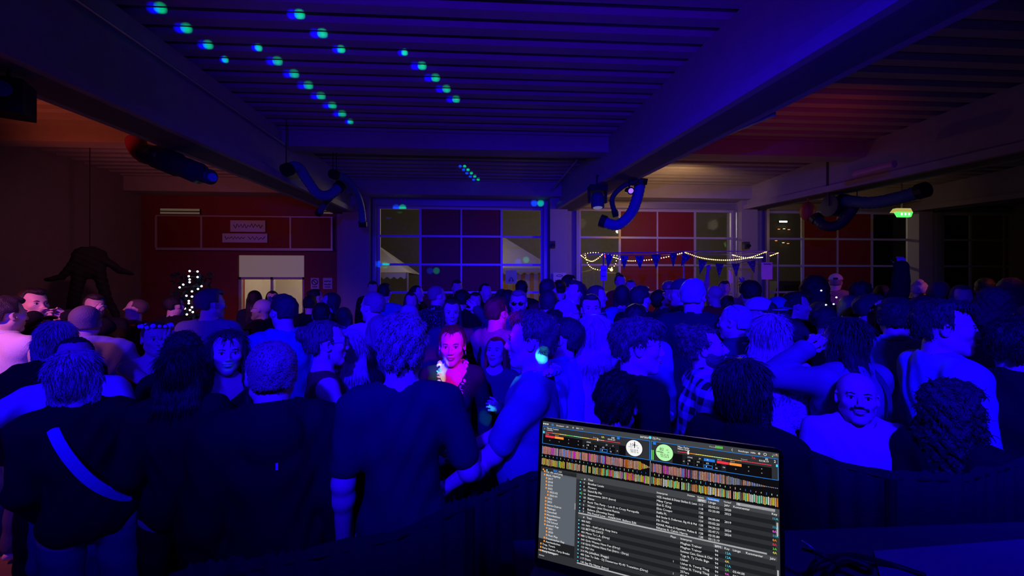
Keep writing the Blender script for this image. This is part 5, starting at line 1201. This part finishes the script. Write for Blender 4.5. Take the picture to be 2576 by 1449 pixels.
tag(MB().ball(P(2032, 532, 8.9), (.16, .14, .22), 12, 8).tube([P(2032, 532, 8.9) + Vector((0, 0, .15)), Vector((P(2032, 532, 8.9).x, P(2032, 532, 8.9).y, 4.56))], .02, 8).build('buoy', mat('orange_shell', (.42, .07, .03), .5), None, True), 'round orange-red cap hanging left of the dark hose reel', 'cap')
# moving-head lamp under the right girder
a = P(1503, 500, 7.4); o = empty('moving_head_lamp', a); tag(o, 'blue-black moving-head stage lamp hanging under the right girder', 'stage lamp'); M = Matrix.Translation(a)
MB().box((-.16, -.12, .13), (.16, .12, .24), M).build('base', M_dark, o)
b = MB(); b.box((-.17, -.04, -.08), (-.14, .04, .14), M); b.box((.14, -.04, -.08), (.17, .04, .14), M); b.build('yoke', M_dark, o)
b = MB(); b.tube([M @ Vector((0, .02, .09)), M @ Vector((0, 0, .02)), M @ Vector((0, -.02, -.17))], [.09, .125, .12], 16); hd = b.build('head', mat('lamp_body', (.04, .05, .12), .4), o)
MB().tube([M @ Vector((0, -.02, -.17)), M @ Vector((0, -.021, -.178))], .085, 16).build('lens', mat('lamp_lens', (.5, .5, .55), .1, emit=(.8, .8, 1), strength=.15), hd)
b = MB(); b.box((-.02, -.02, .24), (.02, .02, 3.95 - a.z if 3.95 > a.z else .3), M); b.build('clamp', M_dark, o)
# pendant on the girder beside it
a = P(1583, 480, 7.0); o = empty('stage_lamp', a); tag(o, 'small black stage lamp with violet lens beside the curling hose', 'stage lamp'); M = Matrix.Translation(a)
MB().tube([M @ Vector((0, .10, .03)), M @ Vector((0, -.08, -.02))], [.05, .065], 14).build('housing', M_dark, o)
MB().tube([M @ Vector((0, -.08, -.02)), M @ Vector((0, -.085, -.022))], .045, 14).build('lens', emis('violet_lens', (.3, .12, 1), 1.5), o)
MB().box((-.012, -.012, .04), (.012, .012, 3.95 - a.z), M).build('bracket', M_dark, o)
# red-hooded heater tube on the left
o = empty('heater_nozzle', P(355, 372, 5.4)); tag(o, 'dark tubular heater with a red hood under the left girder', 'heater')
c = [P(372, 388, 5.2), P(398, 396, 5.1), P(450, 416, 4.95), P(505, 438, 4.8), P(532, 446, 4.75)]
MB().tube(smooth(c), [.13] * 8 + [.15] * 8 + [.13] * 8 + [.09] * 8 + [.045], 16).build('tube', mat('heater_paint', (.02, .045, .06), .4), o, True)
MB().tube(smooth([P(342, 356, 5.4), P(348, 374, 5.35), P(364, 390, 5.25), P(376, 392, 5.2)]), .115, 16).build('hood', mat('red_hood', (.50, .07, .08), .5), o, True)
MB().ball(P(398, 394, 4.93), .05, 12, 8).build('knob', M_metal, o, True)
MB().tube([P(532, 446, 4.75), P(536, 446, 4.74)], .05, 12).build('end_cap', mat('blue_cap', (.05, .15, .6), .4), o)
MB().tube([P(398, 394, 5.1), Vector((P(398, 394, 5.1).x, P(398, 394, 5.1).y, ZC))], .012, 6).build('hanger', M_metal, o)
# loudspeaker at the left edge
a = P(6, 235, 3.0); o = empty('loudspeaker', a); tag(o, 'black hanging loudspeaker with a blue-lit face at the left edge', 'loudspeaker'); M = Matrix.Translation(a) @ Matrix.Rotation(.5, 4, 'Z')
MB().box((-.13, -.02, -.13), (.11, .2, .13), M).build('cabinet', M_dark, o)
MB().tube([M @ Vector((.0, -.02, .03)), M @ Vector((.0, -.032, .03))], .06, 20).build('cone', mat('speaker_cone', (.10, .14, .45), .5), o)
MB().tube([M @ Vector((0, .08, .13)), Vector((a.x, a.y + .08, ZC))], .012, 6).build('hanger', M_dark, o)
# long fluorescent battens at the third girder
b = MB(); b.tube([P(2150, 438, 6.8), P(2250, 412, 6.2)], .06, 8); tag(b.build('ceiling_batten', mat('batten', (.40, .34, .28), .6)), 'pale slanting tube fixed to the third girder', 'tube')

# exit lamp
a = P(2268, 537, 8.2); o = empty('exit_light', a); tag(o, 'wedge-shaped green emergency exit light hanging before the third gate', 'exit light'); M = Matrix.Translation(a)
b = MB(); b.add([M @ Vector(p) for p in ((-.20, -.06, .02), (.18, -.06, .02), (.18, .06, .02), (-.20, .06, .02), (-.15, -.04, .10), (.16, -.04, .10), (.16, .04, .10), (-.15, .04, .10))], [(0, 3, 2, 1), (4, 5, 6, 7), (0, 1, 5, 4), (1, 2, 6, 5), (2, 3, 7, 6), (3, 0, 4, 7)])
b.build('housing', mat('lit_housing', (.8, .75, .3), .5, emit=(1, .85, .2), strength=.45), o)
b = MB(); b.add([M @ Vector(p) for p in ((-.12, -.065, -.08), (.14, -.065, -.08), (.14, -.01, -.08), (-.12, -.01, -.08), (-.16, -.065, .018), (.18, -.065, .018), (.18, .01, .018), (-.16, .01, .018))], [(0, 3, 2, 1), (4, 5, 6, 7), (0, 1, 5, 4), (1, 2, 6, 5), (2, 3, 7, 6), (3, 0, 4, 7)])
b.build('lit_panel', emis('exit_green', (.08, 1.0, .12), 1.6), o)
b = MB(); 
for k in range(3): b.box((-.09 + k * .08, -.068, -.05), (-.05 + k * .08, -.066, .0), M)
b.build('pictogram', emis('exit_white', (.75, 1, .7), 1.6), o)
MB().box((-.01, -.01, .10), (.01, .01, 4.56 - a.z), M).build('hanger', M_metal, o)
a = P(2117, 539, 8.9); o = empty('green_lamp', a); tag(o, 'small green light glowing behind the U-shaped black hose', 'light'); M = Matrix.Translation(a)
MB().box((-.04, 0, -.01), (.04, .06, .05), M).build('housing', M_dark, o); MB().box((-.035, -.01, -.012), (.035, 0, .012), M).build('lens', MATS['exit_green'], o)
MB().box((-.006, .02, .05), (.006, .03, 4.56 - a.z), M).build('hanger', M_dark, o)

# ------------------------------------------------------------------ bar canopy: frame, fairy lights, pennants
M_pole = mat('pale_pole', (.50, .45, .32), .5)
cn = tag(empty('bar_canopy_frame', P(1720, 724, 8)), 'slim metal frame of the bar canopy strung with lights', 'frame'); cn.location.z = 0
corner = {'a': (1462, 640, 8.6), 'b': (1518, 637, 7.6), 'c': (1720, 633, 7.6), 'd': (1930, 632, 7.6), 'e': (1957, 635, 8.6), 'f': (1845, 640, 8.6)}
for k, q in corner.items():
    if k in 'abcdef': 
        p = P(*q); MB().tube([(p.x, p.y, 0), p], .016, 8).build('pole', M_pole, cn)
for s, e in (('b', 'c'), ('c', 'd'), ('a', 'f'), ('f', 'e'), ('a', 'b'), ('d', 'e')):
    MB().tube([P(*corner[s]), P(*corner[e])], .012, 6).build('rail', M_pole, cn)
BULB = None; M_bulb = emis('warm_bulb', (1.0, .62, .18), 6)
def string(lab, pts, n, r=.0105):
    global BULB
    c = smooth([P(*p) for p in pts], 10); o = empty('fairy_lights', c[0]); tag(o, lab, 'string lights', 'fairy lights on the bar canopy')
    MB().tube(c, .005, 5).build('cable', M_dark, o)
    for i in range(n):
        t = i / max(n - 1, 1) * (len(c) - 1); k = min(int(t), len(c) - 2); p = c[k].lerp(c[k + 1], t - k) - Vector((0, .0, .012))
        if BULB is None:
            b = MB().ball((0, 0, 0), r, 8, 6); BULB = mesh_obj('bulb', b.v, b.f, M_bulb, o, True); q = BULB
        else: q = BULB.copy(); COL.objects.link(q); q.parent = o
        q.location = p - c[0]
string('bright fairy lights sagging at the left corner of the bar canopy', [(1462, 641, 8.5), (1474, 650, 8.2), (1488, 656, 8.0), (1502, 650, 7.8), (1516, 638, 7.6)], 16)
string('fairy lights behind the left row of dark pennants', [(1542, 645, 7.7), (1575, 654, 7.7), (1610, 654, 7.7), (1650, 650, 7.7), (1690, 642, 7.7), (1722, 633, 7.6)], 34)
string('long bright string of fairy lights from the middle pole to the right', [(1722, 633, 7.6), (1760, 646, 7.6), (1800, 652, 7.6), (1845, 652, 7.6), (1890, 645, 7.6), (1930, 631, 7.6)], 46)
string('short fairy light string from the back pole to the right corner', [(1843, 640, 8.5), (1868, 646, 8.5), (1900, 647, 8.5), (1918, 646, 8.5)], 18, )
string('fairy light ending on the rightmost canopy corner', [(1938, 642, 8.3), (1957, 635, 8.5)], 6)
string('thin string of fairy lights along the rear rail at the left', [(1468, 638, 8.6), (1490, 634, 8.6), (1515, 636, 8.6), (1545, 641, 8.6)], 12)
string('small string of lights hanging inside the canopy behind the left paper', [(1472, 641, 8.6), (1480, 664, 8.7), (1495, 675, 8.8), (1520, 677, 8.8), (1546, 667, 8.7), (1552, 642, 8.6)], 20)
M_penn = mat('pennant_cloth', (.02, .025, .14), .8, pattern='blotch', c2=(.08, .10, .42), pscale=22)
def pennant(px, py, w_, h_, dd, tilt, lab, group):
    a = P(px, py, dd); k = dd / F; M = Matrix.Translation(a) @ Matrix.Rotation(math.radians(tilt), 4, 'Y')
    b = MB(); n = 6; W2 = w_ * k / 2; Hh = h_ * k; th = .004
    fr = []; bk = []
    b.add([M @ Vector(p) for p in ((-W2, -.002, 0), (W2, -.002, 0), (.0, -.014, -Hh), (-W2, .002, 0), (W2, .002, 0), (.0, -.008, -Hh))], [(0, 2, 1), (3, 4, 5), (0, 1, 4, 3), (1, 2, 5, 4), (2, 0, 3, 5)])
    tag(b.build('pennant', M_penn), lab, 'pennant', group)
lp = ['first', 'second', 'third', 'fourth', 'fifth', 'sixth']
tag(MB().tube(smooth([P(1518, 640, 7.55), P(1610, 643, 7.55), P(1720, 634, 7.55)]), .004, 5).build('pennant_cord', M_dark, cn))
tag(MB().tube(smooth([P(1722, 634, 7.5), P(1770, 655, 7.5), P(1820, 664, 7.5), P(1870, 660, 7.5), P(1926, 634, 7.5)]), .004, 5).build('pennant_cord', M_dark, cn))
for i, (x, y, w_, h_, t_) in enumerate([(1533, 641, 22, 34, 8), (1571, 644, 22, 34, 3), (1609, 644, 24, 34, 0), (1650, 641, 25, 36, 0), (1694, 637, 20, 36, 2), (1728, 640, 26, 34, 28)]):
    pennant(x, y, w_, h_, 7.55, t_, 'dark blue pennant, %s from the left in the upper row under the fairy lights' % lp[i], 'upper row of pennants')
for i, (x, y, w_, h_, t_) in enumerate([(1768, 655, 23, 36, 14), (1810, 664, 22, 34, 4), (1851, 663, 22, 34, 0), (1890, 656, 24, 32, -12)]):
    pennant(x, y, w_, h_, 7.5, t_, 'violet-blue pennant, %s from the left in the lower right row' % lp[i], 'lower row of pennants')
def hang(lab, px0, py0, px1, py1, dd, m, name='hanging_paper', marks=[]):
    a, b_ = P(px0, py1, dd), P(px1, py0, dd); o = empty(name, a); tag(o, lab, 'paper')
    bb = MB(); bb.hexa([a, (b_.x, b_.y, a.z), Vector((b_.x, b_.y + .006, a.z)), Vector((a.x, a.y + .006, a.z)), (a.x, a.y, b_.z), b_, Vector((b_.x, b_.y + .006, b_.z)), Vector((a.x, a.y + .006, b_.z))]); bb.build('sheet', m, o)
    c = (a + b_) / 2; MB().tube([(c.x, c.y, b_.z - .01), (c.x, c.y, b_.z + (.23 if 'hanging' in name and dd < 7.8 else .01))], .004, 5).build('cord', M_dark, o)
    if marks:
        q = MB()
        for pts in marks: q.tube([Vector((a.x + u_ * (b_.x - a.x), a.y + u_ * (b_.y - a.y) - .006, b_.z + (a.z - b_.z) * v_)) for u_, v_ in pts], .006, 5)
        q.build('print', M_ink, o)
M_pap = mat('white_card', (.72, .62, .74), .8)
hang('white paper menu hanging on the left pole of the bar canopy', 1510, 668, 1526, 706, 7.5, M_pap, marks=scrib(.15, .85, .3, .04, 6, 8) + scrib(.2, .8, .7, .05, 5, 9))
hang('larger lilac-lit paper menu hanging on the right pole of the bar canopy', 1916, 660, 1943, 703, 7.5, M_pap, marks=scrib(.2, .9, .1, .03, 6, 10))
hang('narrow white label with a red top held up behind the bar', 1833, 680, 1843, 712, 7.9, M_pap)
hang('white framed poster on the pillar left of the pennants', 1392, 686, 1424, 724, 10.33, mat('poster_paper', (.75, .66, .60), .6), name='poster', marks=ring(.5, .2, .25, .06) + scrib(.15, .85, .5, .04, 8, 12) + scrib(.15, .85, .7, .04, 8, 13))
hang('pale notice in the lower right window of the blue gate', 1272, 680, 1300, 714, 10.82, M_pap, name='window_notice', marks=ring(.35, .75, .07, .07) + ring(.65, .75, .07, .07) + [[(.38, .66), (.45, .5)], [(.62, .66), (.52, .5)]])
# bar counter behind the crowd
o = tag(empty('bar_counter', P(1700, 724, 8.3)), 'long dark bar counter under the canopy behind the crowd', 'counter'); o.location.z = 0; c = o.location
MB().box((c.x - 1.6, 8.25, 1.02), (c.x + 1.9, 8.85, 1.07)).build('countertop', mat('worn_wood', (.22, .13, .07), .5, bump=.2, bscale=30), o)
MB().box((c.x - 1.55, 8.32, 0), (c.x + 1.85, 8.8, 1.02)).build('front_panel', M_dark2, o)
# small camera/sensor on the pillars
for px, py, lab in ((1390, 615, 'dark round wall sensor on the pillar between the blue gate and the bar'), (1880, 617, 'dark round wall sensor on the pillar right of the bar windows')):
    a = P(px, py, 10.15); o = empty('wall_sensor', a); tag(o, lab, 'sensor', 'wall sensors')
    MB().box(a + Vector((-.07, .0, -.09)), a + Vector((.07, .12, .09))).build('housing', M_dark2, o); MB().tube([a + Vector((.02, 0, -.01)), a + Vector((.02, -.06, -.02))], .04, 12).build('eye', M_dark, o)

# ------------------------------------------------------------------ little tree with lights, hanging dummy
a = P(484, 700, 6.6); o = empty('fairy_tree', Vector((a.x, a.y, 0))); tag(o, 'small potted tree wrapped in white fairy lights against the red wall', 'tree')
MB().tube([(a.x, a.y, 0), (a.x, a.y, .34)], [.16, .21], 18).build('pot', mat('pot', (.12, .06, .04), .7), o)
MB().tube(smooth([(a.x, a.y, .3), (a.x + .03, a.y, 1.0), (a.x - .02, a.y, 1.75)]), .03, 8).build('trunk', mat('bark', (.08, .06, .04), .9), o)
rr = random.Random(5); b = MB()
for i in range(900):
    u_ = rr.random(); th = rr.uniform(0, 2 * PI); rad = (.30 if u_ > .35 else .16) * math.sqrt(rr.random()); zz = 1.05 + u_ * 1.05
    p = Vector((a.x + rad * math.cos(th), a.y + rad * math.sin(th) * .8, zz)); dv = Vector((rr.gauss(0, 1), rr.gauss(0, 1), rr.gauss(0, .6))).normalized(); s_ = dv.cross(Vector((0, 0, 1))).normalized() * .022
    b.add([p - dv * .05, p + s_, p + dv * .06, p - s_], [(0, 1, 2, 3)])
b.build('foliage', mat('dark_leaves', (.015, .04, .035), .6), o)
lights = [(477, 682), (497, 683), (497, 697), (475, 695), (477, 703), (477, 710), (461, 716), (452, 723), (507, 720), (498, 727), (483, 733), (469, 744), (483, 746), (475, 757), (475, 763), (483, 773), (465, 776), (478, 780), (485, 785), (470, 791)]
M_cold = emis('cold_bulb', (.75, .95, 1.0), 9); LB = None
b = MB().tube([P(x, y, 6.25) for x, y in lights], .003, 5); b.build('light_cable', M_dark, o)
for i, (x, y) in enumerate(lights):
    p = P(x, y, 6.25)
    if LB is None:
        q = MB().ball((0, 0, 0), .014, 8, 6); LB = mesh_obj('light_bulb', q.v, q.f, M_cold, o, True); q = LB
    else: q = LB.copy(); COL.objects.link(q); q.parent = o
    q.location = p - o.location
# black overall hung on the left wall
c = P(226, 698, 7.3); f = Fld(*[np.arange(lo, hi, .022) for lo, hi in ((-.95, .95), (-.3, .3), (-1.3, 1.1))])
f.ell((0, 0, .62), (.36, .14, .30), .06); f.ell((0, 0, .30), (.32, .13, .35), .08); f.cone((-.18, 0, .15), (-.36, 0, -1.1), .15, .11, .05); f.cone((.18, 0, .15), (.30, 0, -.5), .15, .11, .05); f.cone((.30, 0, -.5), (.52, .02, -1.15), .11, .09, .05)
f.cone((.25, 0, .55), (.62, .0, .22), .12, .09, .05); f.cone((.62, 0, .22), (.84, 0, .14), .09, .06, .05); f.cone((-.25, 0, .5), (-.52, 0, .0), .12, .08, .05); f.cone((-.52, 0, .0), (-.78, 0, -.08), .08, .06, .04)
f.disp(lambda x, y, z: .012 * np.sin(x * 23 + z * 17) * np.sin(z * 21 + 1))
V, Q = f.mesh(); o = mesh_obj('hanging_overall', V, Q, mat('black_overall', (.012, .012, .014), .8), None, True); o.location = c; o.rotation_euler = (0, 0, .74); o.scale = (.66, .66, .62)
tag(o, 'black figure-like overall hanging before the left wall above the crowd', 'overall')
b = MB().tube([(0, 0, .85), (0, 0, (ZC + .02 - c.z) / .62)], .012, 6); mesh_obj('cord', b.v, b.f, M_dark, o)

# ------------------------------------------------------------------ drinks and things in hands
M_cup = GLASS
def cup(lab, p, r=.035, h=.12, m=None):
    o = empty('cup', p); tag(o, lab, 'cup'); n = 16; v = []; 
    for (rr_, z) in ((r * .75, 0), (r, h), (r * .93, h), (r * .70, .006)):
        v += [(p[0] + rr_ * math.cos(2 * PI * i / n), p[1] + rr_ * math.sin(2 * PI * i / n), p[2] + z) for i in range(n)]
    b = MB(); b.add(v, [(k * n + i, k * n + (i + 1) % n, (k + 1) * n + (i + 1) % n, (k + 1) * n + i) for k in range(3) for i in range(n)] + [tuple(range(n - 1, -1, -1)), tuple(3 * n + i for i in range(n))])
    b.build('wall', m or M_cup, o, False); MB().tube([Vector(p) + Vector((0, 0, .008)), Vector(p) + Vector((0, 0, h * .6))], r * .78, 14).build('drink', mat('pale_drink', (.30, .28, .35), .2), o)
def held(lab, key, side, **k):
    r, j = JW[key]; S, E_, W_ = j[side]; d_ = (W_ - E_).normalized(); cup(lab, W_ + d_ * .085 + Vector((0, -.03, -.05)), **k)
keys = {l: l for l in JW}
held('clear plastic cup held by the man in grey beside the lit tree', [k for k in JW if 'light grey T-shirt' in k][0], 'R')
held('red-lit cup raised in the right-hand crowd', [k for k in JW if 'red-lit cup' in k][0], 'L', m=mat('red_cup', (.6, .12, .10), .4))
cup('wide clear beaker held up right of the lace blouse woman', tuple(P(1998, 892, 2.45)), .05, .09)
# clutch bag and wrist items near the woman with glasses
a = P(852, 1062, 1.9); o = empty('handbag', a); tag(o, 'rounded pale handbag with studded rim hanging by the woman with glasses', 'handbag')
b = MB(); n = 14; v = [(a.x, a.y, a.z)]; 
vv = [Vector((.075 * math.cos(t), 0, .085 * math.sin(t) - .04)) for t in np.linspace(-.15, PI + .15, n)]
b.add([a + p + Vector((0, -.025, 0)) for p in vv] + [a + p + Vector((0, .025, 0)) for p in vv], [tuple(range(n)), tuple(range(2 * n - 1, n - 1, -1))] + [(i, n + i, n + (i + 1) % n, (i + 1) % n) for i in range(n)])
b.build('bag_body', mat('pale_leather', (.5, .5, .55), .5), o)
b = MB()
for p in vv: b.ball(a + p * 1.02 + Vector((0, -.027, 0)), .004, 6, 4)
b.build('studs', M_metal, o); MB().tube(smooth([a + Vector((-.05, 0, .03)), P(826, 985, 1.98), P(800, 930, 2.0)]), .004, 6).build('bag_chain', M_metal, o)

# tiny lights in the right-hand crowd, flowers at the waist of the girl in magenta light
pts_ = [P(2066, 731, 3.9), P(2104, 748, 3.9), P(2097, 765, 3.8), P(2078, 767, 3.8), P(2091, 779, 3.7)]
o = empty('fairy_lights', pts_[0]); tag(o, 'short chain of tiny cold-white lights worn in the dark crowd before the third gate', 'string lights')
MB().tube(pts_, .003, 5).build('cable', M_dark, o)
for p in pts_:
    q = LB.copy(); COL.objects.link(q); q.parent = o; q.location = p - o.location; q.scale = (.5, .5, .5)
rr = random.Random(9); a = P(1150, 1026, 2.12); b = MB()
for i in range(16):
    dv = Vector((rr.gauss(0, 1), rr.gauss(0, .5), rr.gauss(0, .6))).normalized(); c = a + Vector((dv.x * .035, dv.y * .015, dv.z * .018))
    b.ball(c, (.016, .016, .006), 6, 4, dv.to_track_quat('Z', 'Y').to_matrix())
tag(b.build('flower_bunch', mat('lei_green', (.2, .8, .4), .8)), 'small bunch of green fabric flowers at the waist of the girl in magenta light', 'flowers')
